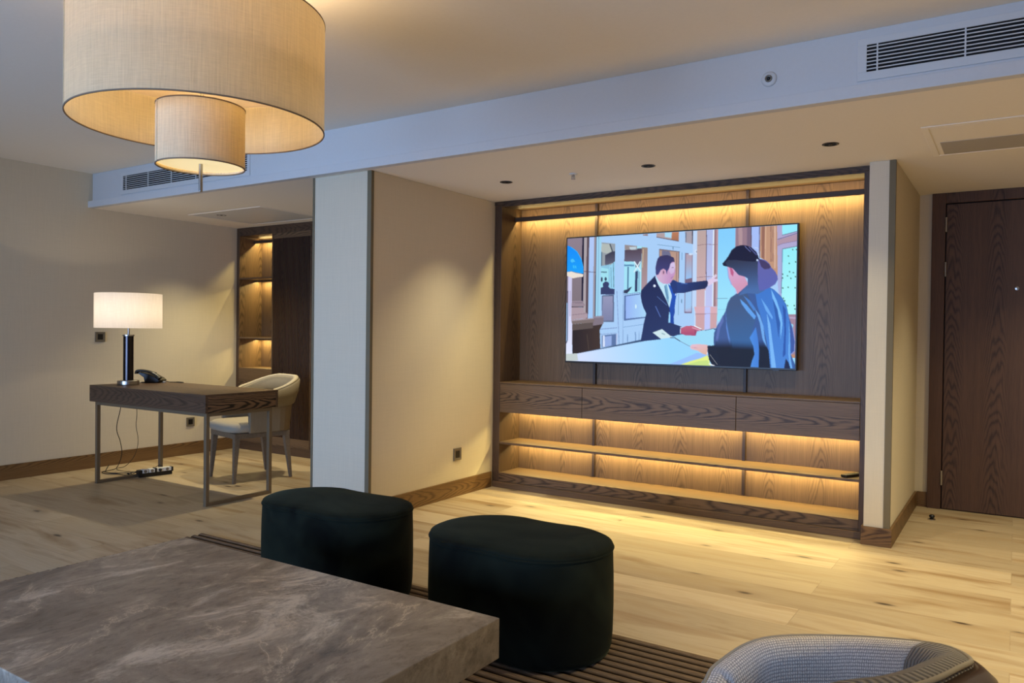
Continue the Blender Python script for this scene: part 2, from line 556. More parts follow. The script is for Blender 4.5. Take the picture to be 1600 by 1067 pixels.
# corner trims on the pier and on the fin
def corner_trim(name, x, y, z0, z1, sx):
    bm = NB()
    box(bm, min(x, x - sx * 0.03), max(x, x - sx * 0.03), y - 0.004, y, z0, z1)
    box(bm, min(x, x + sx * 0.004), max(x, x + sx * 0.004), y - 0.004, y + 0.02, z0, z1)
    struct(name, bm, M_trim)
corner_trim('trim_2', XC1, YF, 0.0, ZS, 1)
bm = NB(); box(bm, XC0 - 0.004, XC0 + 0.014, YF - 0.004, YF + 0.02, 0, ZS); struct('trim_3', bm, M_trim)
corner_trim('trim_4', XR1, 4.855, 0.105, ZS, 1)

# baseboards
BH = 0.118
struct('baseboard_left', bx(XL, XL + 0.014, BACKY, 4.985, 0, BH), M_base_y, bevel=0.002)
struct('baseboard_pier', bx(XC1, XC1 + 0.014, YF + 0.02, 4.93, 0, BH), M_base_y, bevel=0.002)
bm = NB()
box(bm, XR0 - 0.012, XR1 + 0.016, 4.838, 4.854, 0, 0.105)
box(bm, XR0 - 0.012, XR0 - 0.0005, 4.854, 4.93, 0, 0.105)
box(bm, XR1 + 0.0005, XR1 + 0.016, 4.854, YD - 0.015, 0, 0.105)
struct('baseboard_fin', bm, M_base_x, bevel=0.002)
struct('baseboard_hall', bx(XR1 + 0.016, -0.51, YD - 0.014, YD, 0, 0.105), M_base_x)
struct('baseboard_right', bx(XR - 0.014, XR, BACKY, YD - 0.02, 0, BH), M_base_y)

# entrance door
door = thing('door_1', None, None, (-0.51, YD, 0)); door['kind'] = 'structure'
bm = NB()
box(bm, -0.508, -0.424, YD - 0.03, YD, 0, ZS)
box(bm, -0.424, 0.66, YD - 0.03, YD, 2.128, ZS)
box(bm, 0.66, 0.744, YD - 0.03, YD, 0, ZS)
obj('door_frame', bm, M_door, door, bevel=0.002)
obj('door_leaf', bx(-0.418, 0.654, YD - 0.022, YD - 0.004, 0.006, 2.120), M_door, door, bevel=0.002)
obj('dark_gap_sheet', bx(-0.424, 0.66, YD - 0.0035, YD - 0.0005, 0.0, 2.128), M_dark, door)  # dark sheet stands in for the shade in the gap round the leaf
for z in (0.17, 1.62, 1.93):
    bm = NB()
    lathe(bm, [(0, z), (0.008, z), (0.008, z + 0.1), (0, z + 0.1)], c=(-0.420, YD - 0.034), n=16)
    obj('hinge', bm, M_chrome, door)
bm = NB(); lathe(bm, [(0.0, 0), (0.010, 0), (0.012, 0.006), (0.0, 0.008)], n=20, M=Matrix.Translation((0.0, YD - 0.022, 1.53)) @ Matrix.Rotation(PI / 2, 4, 'X'))
obj('peephole', bm, M_chrome, door)
bm = NB(); box(bm, 0.57, 0.60, YD - 0.034, YD - 0.022, 0.96, 1.10); tube(bm, [(0.585, YD - 0.034, 1.03), (0.585, YD - 0.075, 1.03), (0.46, YD - 0.075, 1.03)], 0.009)
obj('door_handle', bm, M_chrome, door)

# access hatches let into the soffit
M_hatchgrey = plain('hatch grey', srgb(176, 170, 160), 0.6)
h = thing('ceiling_hatch', 'square white access hatch in the low ceiling at the right edge beside the door', 'ceiling hatch', (-0.40, 4.17, ZS))
bm = NB(); b = 0.03
for a in ((-0.40, 0.14, 4.17, 4.17 + b), (-0.40, 0.14, 4.88 - b, 4.88), (-0.40, -0.40 + b, 4.17 + b, 4.88 - b), (0.14 - b, 0.14, 4.17 + b, 4.88 - b)):
    box(bm, *a, ZS - 0.003, ZS + 0.001)
obj('hatch_frame', bm, M_paint, h, bevel=0.002)
obj('hatch_panel', bx(-0.364, 0.104, 4.206, 4.844, ZS - 0.002, ZS + 0.001), M_paint, h, bevel=0.0005)
obj('diffuser_panel', bx(-0.345, 0.09, 4.53, 4.83, ZS - 0.004, ZS - 0.002), M_hatchgrey, h, bevel=0.001, label='grey rectangular panel')
h = thing('ceiling_hatch', 'flush white access hatch in the low ceiling above the desk alcove', 'ceiling hatch', (-6.2, 4.18, ZS))
bm = NB(); b = 0.02
for a in ((-6.16, -5.20, 4.18, 4.18 + b), (-6.16, -5.20, 4.88 - b, 4.88), (-6.16, -6.16 + b, 4.18 + b, 4.88 - b), (-5.20 - b, -5.20, 4.18 + b, 4.88 - b)):
    box(bm, *a, ZS - 0.003, ZS + 0.001)
obj('hatch_frame', bm, M_paint, h, bevel=0.001)
obj('hatch_panel', bx(-6.136, -5.224, 4.204, 4.856, ZS - 0.0015, ZS + 0.001), M_white, h, bevel=0.001)

# ventilation grilles in the beam
def vent(lab, x0, x1, z0, z1, fb, ft, fl, cols):
    v = thing('ventilation_grille', lab, 'air vent', (x0, YB - 0.012, z0))
    y1 = YB - 0.012
    obj('dark_duct_sheet', bx(x0, x1, y1 - 0.001, y1, z0, z1), M_dark, v)  # dark sheet paints the shade behind the slats; no duct is cut
    bm = NB()
    for a in ((x0 - fl, x1 + fl, z0 - fb, z0), (x0 - fl, x1 + fl, z1, z1 + ft), (x0 - fl, x0, z0, z1), (x1, x1 + fl, z0, z1)):
        box(bm, a[0], a[1], y1 - 0.006, y1, a[2], a[3])
    obj('grille_frame', bm, M_white, v, bevel=0.001)
    n = 7
    for i in range(n):
        z = z0 + (i + 0.75) * (z1 - z0) / (n + 0.4)
        obj('slat', bx(x0, x1, y1 - 0.0055, y1 - 0.001, z - 0.0022, z + 0.0022), M_white, v)
    for x in cols:
        obj('mullion', bx(x - 0.003, x + 0.003, y1 - 0.0065, y1 - 0.001, z0, z1), M_white, v)
vent('white slatted air vent high in the beam at the right edge of the room', -0.547, 1.05, 2.311, 2.424, 0.036, 0.028, 0.036, [-0.506 + 0.318 * i for i in range(5)])
vent('white slatted air vent in the beam behind the hanging lamp', -6.10, -4.55, 2.311, 2.424, 0.036, 0.028, 0.03, [-6.055 + 0.306 * i for i in range(5)])

# ------------------------------------------------------------------ small ceiling fittings
def downlight(x, y, lab, lit=True, pw=SPOT_W, ang=104, bl=0.85):
    d = thing('recessed_downlight', lab, 'ceiling light', (x, y, ZS), group='recessed downlights in the low ceiling')
    bm = NB()
    lathe(bm, [(0.030, ZS - 0.001), (0.036, ZS - 0.003), (0.042, ZS - 0.002), (0.042, ZS + 0.001), (0.030, ZS + 0.001)], c=(x, y), n=32, closed=True)
    obj('trim_ring', bm, M_black, d, smooth=True)
    bm = NB(); lathe(bm, [(0, ZS), (0.030, ZS - 0.0008), (0.030, ZS + 0.001), (0, ZS + 0.001)], c=(x, y), n=32)
    obj('baffle', bm, M_dark, d)
    bm = NB(); lathe(bm, [(0, ZS - 0.004), (0.010, ZS - 0.003), (0.012, ZS), (0, ZS)], c=(x, y), n=20)
    obj('lamp_lens', bm, M_gloss_black, d, smooth=True)
    if lit:
        add_light('downlight_beam', 'SPOT', (x, y, ZS - 0.008), pw, WARM, d, spot_size=math.radians(ang), spot_blend=bl, shadow_soft_size=0.02)
downlight(-2.876, 4.32, 'small black recessed downlight nearest the pier wall, left of the three before the television', pw=SPOT_W * 2.1, ang=98, bl=1.0)
downlight(-1.858, 4.32, 'small black recessed downlight above the television, middle of the three')
downlight(-0.830, 4.30, 'small black recessed downlight near the fin wall, right of the three before the television')
downlight(-5.904, 4.334, 'small black recessed downlight in the ceiling over the desk alcove', pw=SPOT_W * 2.5)
downlight(-4.55, 4.33, 'small black recessed downlight of the alcove, hidden behind the pier', pw=SPOT_W * 2.5)
downlight(0.24, 4.30, 'small black recessed downlight beyond the fin wall, at the hatch')
downlight(0.30, 5.35, 'small black recessed downlight before the entrance door', pw=SPOT_W * 2.0)
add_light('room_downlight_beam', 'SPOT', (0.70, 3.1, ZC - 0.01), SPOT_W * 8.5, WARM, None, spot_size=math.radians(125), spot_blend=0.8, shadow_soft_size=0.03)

def sprinkler(M, lab):
    s = thing('sprinkler', lab, 'sprinkler', M.translation)
    bm = NB(); lathe(bm, [(0, 0), (0.026, 0), (0.024, -0.004), (0.012, -0.007), (0, -0.007)], n=28, M=M)
    obj('escutcheon', bm, M_white, s, smooth=True)
    bm = NB(); lathe(bm, [(0, -0.006), (0.007, -0.006), (0.007, -0.016), (0.003, -0.018), (0.003, -0.030), (0, -0.030)], n=16)
    box(bm, -0.011, -0.008, -0.002, 0.002, -0.034, -0.012); box(bm, 0.008, 0.011, -0.002, 0.002, -0.034, -0.012)
    bmesh.ops.transform(bm, matrix=M, verts=bm.verts)
    obj('nozzle', bm, M_chrome, s)
    bm = NB(); lathe(bm, [(0, -0.034), (0.014, -0.034), (0.014, -0.036), (0, -0.036)], n=20, M=M)
    obj('deflector', bm, M_chrome, s)
sprinkler(Matrix.Translation((-2.355, 4.30, ZS)), 'small ceiling sprinkler between two downlights before the television wall')
s = thing('smoke_detector', 'small round sensor on the face of the beam', 'detector', (-0.95, YB - 0.012, 2.349))
MM = Matrix.Translation((-0.95, YB - 0.012, 2.349)) @ Matrix.Rotation(PI / 2, 4, 'X')
bm = NB(); lathe(bm, [(0, 0), (0.034, 0), (0.034, 0.004), (0.026, 0.009), (0.016, 0.011), (0, 0.011)], n=36, M=MM); obj('housing', bm, M_white, s, smooth=True)
bm = NB(); lathe(bm, [(0.010, 0.010), (0.016, 0.010), (0.015, 0.018), (0.010, 0.018)], n=28, closed=True, M=MM); obj('sensor_ring', bm, M_taupe, s, smooth=True)
bm = NB(); lathe(bm, [(0, 0.010), (0.009, 0.010), (0.007, 0.016), (0, 0.018)], n=20, M=MM); obj('lens', bm, M_black, s, smooth=True)

# ------------------------------------------------------------------ wall sockets
def socket(lab, x, y, z, sx, w_, two=False):
    s = thing('wall_socket', lab, 'wall socket', (x, y, z))
    a, b = (x, x + sx * 0.010)
    lo, hi = min(a, b), max(a, b)
    bm = NB()
    h = w_
    t_ = 0.012
    box(bm, lo, hi, y - h, y + h, z - h, z - h + t_); box(bm, lo, hi, y - h, y + h, z + h - t_, z + h)
    box(bm, lo, hi, y - h, y - h + t_, z - h + t_, z + h - t_); box(bm, lo, hi, y + h - t_, y + h, z - h + t_, z + h - t_)
    obj('frame', bm, M_taupe, s, bevel=0.001)
    c0, c1 = (x, x + sx * 0.007)
    obj('insert', bx(min(c0, c1), max(c0, c1), y - h + t_, y + h - t_, z - h + t_, z + h - t_), M_taupe, s)
    d0, d1 = (x + sx * 0.007, x + sx * 0.0085)
    obj('rocker', bx(min(d0, d1), max(d0, d1), y - h * 0.52, y + h * 0.52, z - h * 0.55, z + h * 0.55), M_black, s)
socket('bronze framed wall plate on the left wall behind the lamp shade', XL, 3.62, 1.114, 1, 0.042)
socket('bronze framed wall socket low on the left wall, seen under the desk', XL, 4.489, 0.308, 1, 0.042)
socket('bronze framed wall socket low on the pier wall left of the television unit', XC1, 4.50, 0.305, 1, 0.044)

# ------------------------------------------------------------------ television wall unit
tv = thing('media_wall_unit', 'dark oak television wall unit with lit niches and three drawer fronts', 'wall unit', (-2.06, YBK, 0))
X0, X1 = -3.396, XR0 - 0.001
XI0, XI1 = -3.334, -0.765
obj('stile', bx(X0, XI0, YT, YBK + 0.018, 0.0, 2.172), M_oak_frame, tv, bevel=0.002)
obj('stile', bx(XI1, X1, YT, YBK + 0.018, 0.0, 2.172), M_oak_frame, tv, bevel=0.002)
bm = NB(); box(bm, X0, X1, YT - 0.004, YBK + 0.018, 2.172, ZS)
obj('top_rail', bm, M_oak_frame_h, tv, bevel=0.002)
obj('header_soffit', bx(XI0, XI1, YT + 0.002, 5.10, 2.160, 2.172), M_oak_frame_h, tv)
G = (-2.655, -1.525)
px = [XI0, G[0], G[1], XI1]
for a, b in zip(px, px[1:]):
    obj('back_panel', bx(a + 0.001, b - 0.001, YBK, YBK + 0.018, 0.10, 2.17), M_oak_v, tv)
for g in G:
    obj('vertical_channel', bx(g - 0.010, g + 0.010, YBK - 0.022, YBK, 0.118, 2.17), M_groove, tv, bevel=0.001)
# led profile near the ceiling
def led_strip(parent, x0, x1, y, z, pw=LED_W, up=0.0):
    bm = NB(); box(bm, x0, x1, y - 0.004, y + 0.004, z, z + 0.004)
    obj('led_strip', bm, M_led, parent)
    add_light('led_light', 'AREA', ((x0 + x1) / 2, y, z - 0.002), pw * (x1 - x0), LEDC, parent, shape='RECTANGLE', size=x1 - x0, size_y=0.008)
    if up:
        add_light('led_uplight', 'AREA', ((x0 + x1) / 2, y + 0.012, z + 0.012), up * (x1 - x0), LEDC, parent, rot=(PI, 0, 0), shape='RECTANGLE', size=x1 - x0, size_y=0.008)
obj('light_rail', bx(XI0, XI1, 5.138, 5.160, 2.068, 2.100), M_oak_frame_h, tv, bevel=0.002)
led_strip(tv, XI0 + 0.01, XI1 - 0.01, 5.178, 2.094, up=LED_W * 0.12)
# drawers
DZ0, DZ1 = 0.580, 0.806
dx = [XI0, -2.619, -1.502, XI1]
obj('cabinet_carcass', bx(XI0, XI1, YT + 0.024, YBK, 0.606, 0.800), M_oak_h, tv)
obj('cabinet_top', bx(XI0, XI1, YT + 0.0, YBK, 0.8005, 0.812), M_oak_h, tv, bevel=0.0015)
for a, b in zip(dx, dx[1:]):
    obj('drawer', bx(a + 0.0015, b - 0.0015, YT + 0.002, YT + 0.023, DZ0, DZ1 - 0.007), M_oak_h, tv, bevel=0.0015)
led_strip(tv, XI0 + 0.01, XI1 - 0.01, 5.185, 0.600)
obj('light_baffle', bx(XI0, XI1, 5.150, 5.162, 0.588, 0.606), M_oak_h, tv)
obj('shelf', bx(XI0, XI1, YT + 0.006, YBK, 0.333, 0.350), M_oak_h, tv, bevel=0.0015)
obj('light_baffle', bx(XI0, XI1, 5.150, 5.162, 0.318, 0.333), M_oak_h, tv)
led_strip(tv, XI0 + 0.01, XI1 - 0.01, 5.185, 0.328, pw=LED_W * 0.8)
obj('base_panel', bx(XI0, XI1, YT + 0.0, YBK, 0.045, 0.112), M_oak_h, tv, bevel=0.0015)
obj('plinth', bx(-3.383, XR0 - 0.013, 4.935, YT - 0.0005, 0.0, 0.045), M_oak_h, tv, bevel=0.003)
obj('plinth_back', bx(XI0, XI1, YT, YBK, 0.0, 0.045), M_oak_h, tv)

# television set
tvs = thing('television', 'large flat television showing a receptionist and a guest at a counter', 'television', (-2.025, YBK, 1.445))
TX0, TX1, TZ0, TZ1, TY = -2.873, -1.176, 0.972, 1.921, 5.150
obj('casing', bx(TX0, TX1, TY, TY + 0.035, TZ0, TZ1), M_black, tvs, bevel=0.003)
obj('wall_bracket', bx(-2.40, -1.66, TY + 0.035, YBK, 1.25, 1.65), M_black, tvs)
obj('sensor', bx(-1.325, -1.285, TY - 0.001, TY + 0.01, TZ0 - 0.004, TZ0 + 0.002), M_black, tvs)

# --- the picture on the screen, drawn shape by shape into the colours of a fine grid
ZPX = {'Z': (870, 330, 3.9525), 'A': (880, 340, 8.208), 'A2': (880, 455, 8.208), 'C': (990, 350, 7.621), 'C2': (990, 450, 7.621), 'E': (1110, 340, 7.621), 'E2': (1110, 450, 7.621)}
QUAD = [(885.8, 372.3), (1245.3, 347.7), (1243.6, 577.9), (886.7, 565.0)]     # corners of the picture as drawn, (0,0) (1,0) (1,1) (0,1)
def homography(src, dst):
    A = []; B = []
    for (x, y), (u, v_) in zip(src, dst):
        A.append([x, y, 1, 0, 0, 0, -u * x, -u * y]); B.append(u)
        A.append([0, 0, 0, x, y, 1, -v_ * x, -v_ * y]); B.append(v_)
    h_ = np.linalg.solve(np.array(A, float), np.array(B, float))
    return np.append(h_, 1).reshape(3, 3)
HM = homography(QUAD, [(0, 0), (1, 0), (1, 1), (0, 1)])
def to_uv(fr, pts):
    ox, oy, s_ = ZPX[fr]
    P = np.array([[ox + x / s_, oy + y / s_, 1] for x, y in pts]) @ HM.T
    return P[:, :2] / P[:, 2:]
SHAPES = []
def poly(fr, col, pts, col2=None, g0=None, g1=None, soft=0.0):
    uv = to_uv(fr, pts)
    ga = None if g0 is None else to_uv(fr, [g0, g1])
    SHAPES.append((uv, col, col2, ga, soft))
def ell(fr, col, cx, cy, rx_, ry_, **k):
    poly(fr, col, [(cx + rx_ * math.cos(a * PI / 8), cy + ry_ * math.sin(a * PI / 8)) for a in range(16)], **k)
def line(fr, col, pts, wd):
    for (x0, y0), (x1, y1) in zip(pts, pts[1:]):
        L_ = math.hypot(x1 - x0, y1 - y0) or 1
        nx, ny = -(y1 - y0) / L_ * wd / 2, (x1 - x0) / L_ * wd / 2
        poly(fr, col, [(x0 + nx, y0 + ny), (x1 + nx, y1 + ny), (x1 - nx, y1 - ny), (x0 - nx, y0 - ny)])
P = poly
# stonework, posts and strips at the left
P('A', (142,128,142), [(40,240),(245,240),(245,1100),(40,1100)], (128,116,124), (100,260), (200,1060))
P('A', (28,24,48), [(240,240),(263,240),(263,1100),(240,1100)])
P('A', (172,162,168), [(263,240),(300,240),(300,1400),(263,1400)])
P('A', (92,74,80), [(298,240),(328,240),(328,1400),(298,1400)])
P('A', (178,200,246), [(328,230),(392,230),(390,1300),(328,1300)], (160,200,246), (340,250), (340,1200))
P('A', (150,142,152), [(390,230),(418,230),(418,1300),(390,1300)])
P('A', (52,60,96), [(414,230),(422,230),(424,1300),(416,1300)])
P('A', (158,212,240), [(424,230),(482,230),(482,1300),(424,1300)])
line('A', (90,120,160), [(448,240),(450,1290)], 5)
line('A', (70,60,80), [(262,692),(420,704)], 6)
# first window of the white doors
P('A', (150,158,166), [(485,315),(660,332),(660,985),(485,985)])
P('A', (178,186,182), [(485,330),(600,340),(625,430),(560,460),(485,440)])
line('A', (66,74,84), [(592,335),(625,430)], 14)
P('A', (60,60,78), [(535,480),(590,450),(625,430),(660,432),(660,570),(600,590),(545,620),(535,600)], (96,96,116), (600,450), (600,600))
P('A', (140,196,224), [(485,620),(600,600),(600,900),(485,900)])
P('A', (160,224,240), [(485,640),(580,660),(580,900),(485,900)])
P('A', (150,210,240), [(590,620),(660,560),(660,920),(600,910)])
line('A', (90,120,140), [(640,580),(650,900)], 8); line('A', (100,140,160), [(610,640),(620,900)], 6)
line('A', (60,84,100), [(488,440),(488,620)], 10); line('A', (80,110,130), [(485,700),(560,700)], 14)
ell('A', (50,64,90), 496, 795, 12, 32); ell('A', (50,70,96), 545, 790, 14, 26)
P('A', (52,60,104), [(485,990),(485,905),(515,892),(508,850),(540,820),(575,828),(590,850),(580,890),(605,912),(660,918),(660,990)])
# second window
P('A', (162,226,246), [(780,345),(1065,372),(1065,965),(780,978)])
P('A', (150,140,140), [(780,345),(940,360),(935,412),(780,410)])
P('A', (190,206,216), [(840,372),(930,370),(925,410),(850,412)])
P('A', (84,70,84), [(780,412),(940,408),(940,395),(1002,390),(995,560),(960,640),(925,640),(915,562),(780,562)], (104,98,120), (850,420), (850,560))
line('A', (90,140,180), [(780,612),(905,612)], 22); line('A', (220,240,250), [(905,560),(990,690)], 16); line('A', (220,240,250), [(985,560),(905,700)], 14)
line('A', (70,110,150), [(828,630),(828,925)], 17)
P('A', (50,66,104), [(922,692),(955,680),(950,950),(918,955)])
line('A', (110,150,180), [(970,690),(970,940)], 8)
P('A', (152,130,120), [(1000,375),(1075,382),(1075,900),(1000,960)], (168,142,150), (1030,400), (1030,850))
line('A', (200,180,150), [(1020,400),(1012,640)], 10)
P('A', (48,54,84), [(780,935),(835,920),(845,905),(885,885),(860,925),(848,945),(820,975),(780,972)])
line('A', (96,130,180), [(780,990),(1075,948)], 6)
# door panels
P('A2', (90,104,136), [(500,58),(655,48),(660,400),(505,400)])
P('A2', (148,150,184), [(512,68),(640,66),(642,385),(512,385)], (124,130,166), (560,80), (560,380))
P('A2', (84,110,160), [(785,60),(1075,20),(1075,345),(785,385)])
P('A2', (150,182,244), [(805,70),(1075,30),(1075,332),(808,360)], (168,214,248), (820,200), (1060,200))
ell('A2', (210,240,250), 935, 200, 10, 28)
line('A2', (130,156,206), [(690,0),(730,690)], 8); line('A2', (120,150,196), [(770,0),(778,690)], 5)
line('A2', (120,140,190), [(480,495),(700,475)], 8); line('A2', (130,150,200), [(480,560),(700,545)], 6)
P('A2', (90,116,164), [(508,575),(690,555),(690,700),(508,730)]); P('A2', (146,172,226), [(545,590),(635,578),(635,705),(550,720)])
P('A2', (214,226,250), [(520,575),(545,575),(550,720),(520,725)]); P('A2', (186,200,236), [(690,555),(705,555),(705,690),(690,695)])
line('A2', (110,150,196), [(775,470),(1040,430)], 5)
line('A2', (100,136,186), [(835,560),(838,670)], 8); line('A2', (100,136,186), [(935,530),(938,655)], 10); line('A2', (120,156,200), [(980,520),(982,645)], 6)
# stone plinth and pole with the blue dome
P('A2', (152,136,148), [(110,130),(255,130),(290,185),(268,205),(110,205)]); line('A2', (40,34,40), [(110,207),(270,207)], 9); line('A2', (110,96,110), [(110,152),(262,152)], 6)
P('A2', (172,152,162), [(110,212),(268,212),(275,272),(322,288),(320,352),(110,375)]); line('A2', (120,104,116), [(110,312),(320,290)], 5)
P('A2', (128,116,128), [(392,330),(525,320),(527,420),(480,455),(395,450)]); P('A2', (146,136,152), [(392,330),(525,320),(525,345),(395,350)])
P('A2', (62,48,44), [(395,450),(515,430),(490,470),(395,490)])
P('A2', (124,110,108), [(116,375),(400,350),(410,385),(395,408),(118,432)]); P('A2', (164,148,156), [(116,375),(400,350),(402,362),(116,392)])
P('A2', (92,80,76), [(130,432),(395,408),(395,482),(130,512)])
P('A2', (40,30,32), [(128,512),(395,482),(512,440),(480,500),(492,760),(140,830)], (62,46,38), (180,600), (440,600)); line('A2', (82,68,58), [(320,560),(345,760)], 7)
P('A', (206,204,238), [(68,740),(118,750),(118,1100),(70,1100)]); P('A2', (206,204,240), [(72,0),(116,0),(118,380),(130,430),(136,830),(55,830),(55,680),(80,640),(78,300)], (226,232,255), (100,100), (90,800))
line('A2', (70,60,84), [(66,0),(70,640),(58,676)], 10); line('A2', (150,140,170), [(98,0),(98,330)], 6)
P('A', (14,140,250), [(40,358),(70,362),(100,378),(140,402),(172,432),(205,480),(228,525),(250,600),(262,680),(262,722),(215,715),(165,705),(110,690),(40,700)], (22,160,250), (80,380), (220,700))
P('A', (236,226,214), [(40,702),(110,694),(165,712),(262,728),(255,762),(190,768),(130,782),(60,752),(40,750)])
P('A', (70,190,250), [(92,560),(100,535),(125,525),(140,545),(155,565),(110,580)]); P('A', (60,190,250), [(122,615),(140,612),(148,655),(130,650)]); P('A', (60,190,250), [(148,618),(165,615),(172,655),(156,650)])
line('A', (60,180,255), [(100,380),(175,436),(232,535),(256,640)], 7)
# transom windows and posts behind the man
P('C', (176,158,160), [(262,105),(528,82),(528,198),(262,150)]); P('C', (170,216,240), [(360,98),(445,90),(440,160),(360,148)]); P('C', (192,126,90), [(445,90),(528,84),(524,196),(440,178)], (160,110,84), (450,90), (520,190)); line('C', (96,74,76), [(262,150),(528,198)], 8)
P('C', (150,120,120), [(100,118),(160,112),(160,136),(100,130)])
P('C', (166,158,168), [(602,78),(690,72),(695,232),(605,215)]); line('C', (60,52,70), [(690,72),(694,232)], 12); line('C', (80,100,130), [(612,90),(614,210)], 8)
line('C', (100,140,170), [(275,240),(545,275)], 5); line('C', (90,126,160), [(462,262),(462,300)], 8); line('C', (100,150,190), [(568,335),(568,425)], 5)
P('C', (112,96,104), [(296,292),(540,322),(535,760),(500,760),(296,400)]); P('C', (180,146,128), [(302,305),(530,330),(528,700),(302,640)], (196,160,146), (320,320), (520,600))
P('C', (110,110,140), [(330,310),(420,320),(440,380),(330,370)]); line('C', (120,90,90), [(505,335),(505,690)], 6)
P('C', (118,96,120), [(606,340),(698,352),(696,1064),(606,1064)]); P('C', (176,160,176), [(616,350),(690,362),(690,640),(616,660)], (150,190,236), (620,400), (620,640))
P('C', (162,200,240), [(612,820),(692,800),(690,1050),(612,1050)], (180,170,200), (640,1000), (680,1050))
P('C', (190,214,246), [(698,72),(748,70),(748,1230),(722,1230),(720,1000),(698,1000)]); ell('C', (216,232,250), 740, 325, 20, 24); ell('C', (140,160,190), 742, 325, 8, 12); ell('C', (206,224,246), 672, 355, 26, 12)
line('C', (120,160,190), [(535,830),(535,1090)], 7); ell('C', (80,120,150), 572, 922, 5, 26)
# stone columns
P('C', (188,164,160), [(748,68),(858,62),(858,990),(745,990)], (206,172,178), (790,200), (790,900))
P('C', (174,186,230), [(856,60),(952,56),(945,990),(856,990)], (190,196,240), (900,200), (900,900)); line('C', (226,240,252), [(942,60),(942,985)], 14); line('C', (84,70,92), [(857,62),(860,670)], 7); line('C', (206,216,244), [(850,790),(850,985)], 12)
P('C', (150,116,122), [(952,56),(1002,50),(1005,985),(950,985)]); P('C', (188,150,158), [(975,54),(1002,50),(1005,985),(975,985)])
line('C', (130,104,112), [(750,250),(830,235),(990,238)], 5); line('C', (140,112,124), [(750,636),(860,626),(960,626)], 6)
P('C', (216,172,180), [(722,990),(1010,985),(1002,1075),(742,1075)]); P('C', (204,162,166), [(740,1075),(996,1075),(988,1240),(830,1275),(742,1230)]); P('C', (190,198,248), [(845,990),(915,990),(915,1262),(845,1275)]); line('C', (150,116,130), [(735,1076),(1000,1072)], 5)
# light panel, mauve pier, brown timber and the lit window at the right
P('E', (132,206,252), [(82,122),(285,108),(292,1240),(82,1240)], (156,226,250), (180,200), (180,1000))
line('E', (110,150,180), [(60,966),(210,962)], 5); line('E2', (130,190,220), [(90,260),(200,256)], 4)
P('E', (150,122,136), [(288,108),(482,96),(482,420),(290,420)]); P('E', (176,146,152), [(320,106),(370,102),(370,360),(330,360)]); P('E', (120,100,122), [(425,100),(476,97),(476,420),(425,400)])
P('E', (166,190,246), [(482,96),(572,90),(572,500),(482,430)]); line('E', (60,50,72), [(477,98),(477,330)], 7); line('E', (90,90,130), [(574,92),(578,480)], 10); line('E', (210,226,250), [(520,350),(565,356),(568,460)], 6)
P('E', (192,148,120), [(582,92),(792,80),(800,720),(700,560),(640,500),(584,470)]); P('E', (148,104,88), [(600,92),(640,90),(636,490),(604,470)]); line('E', (220,180,150), [(648,90),(648,500)], 10); line('E', (140,100,92), [(712,86),(716,520)], 10); line('E', (216,180,160), [(760,84),(764,600)], 16); line('E', (130,96,96), [(735,86),(738,520)], 5)
P('E', (176,166,206), [(785,82),(1040,56),(1030,1170),(850,1170),(800,800)], (166,176,224), (800,200), (820,900))
P('E', (176,148,166), [(780,262),(1040,178),(1040,262),(860,300),(790,322)]); line('E', (96,90,130), [(790,250),(1040,168)], 8); line('E', (120,110,150), [(790,325),(850,300),(1040,262)], 5)
P('E', (150,236,252), [(846,76),(1040,60),(1040,145),(848,198)]); line('E', (90,100,130), [(846,198),(1040,146)], 7)
P('E', (150,238,248), [(856,366),(1040,330),(1035,1160),(846,1160)], (170,246,250), (900,400), (900,1000)); line('E', (84,96,120), [(852,364),(1040,328)], 7); line('E', (90,120,160), [(852,366),(844,900)], 6)
for x_, y_ in ((975,372),(925,450),(1020,372),(935,538),(1012,520),(940,640),(985,650),(858,670),(915,690),(955,720),(858,715),(1010,700),(925,828),(860,838),(1008,835),(885,990),(1000,1050),(920,1050),(1010,1090),(870,960)):
    ell('E', (60,96,84), x_, y_, 8, 9)
P('E2', (160,130,150), [(925,315),(1040,318),(1035,980),(985,980),(940,500)]); P('E2', (180,160,190), [(930,345),(1035,350),(1035,372),(930,368)]); P('E2', (150,210,240), [(955,425),(992,440),(985,500),(960,490)]); P('E2', (190,140,110), [(960,800),(1020,800),(1018,840),(965,840)]); P('E2', (160,220,250), [(965,840),(1020,840),(1018,980),(980,980)])
# counter
P('Z', (60,84,120), [(130,884),(600,780),(1000,725),(1000,745),(600,800),(130,892)])
P('Z', (212,224,255), [(60,940),(60,888),(130,884),(600,796),(720,772),(985,734),(1000,985)], (152,214,254), (150,900), (700,860))
P('Z', (196,206,206), [(60,886),(135,882),(142,926),(60,934)])
P('C2', (150,190,250), [(430,918),(600,850),(760,780),(900,800),(900,940)]); P('C2', (226,240,132), [(565,922),(700,876),(800,848),(890,808),(905,860),(930,945)]); P('C2', (200,226,130), [(640,920),(780,880),(890,870),(920,940)])
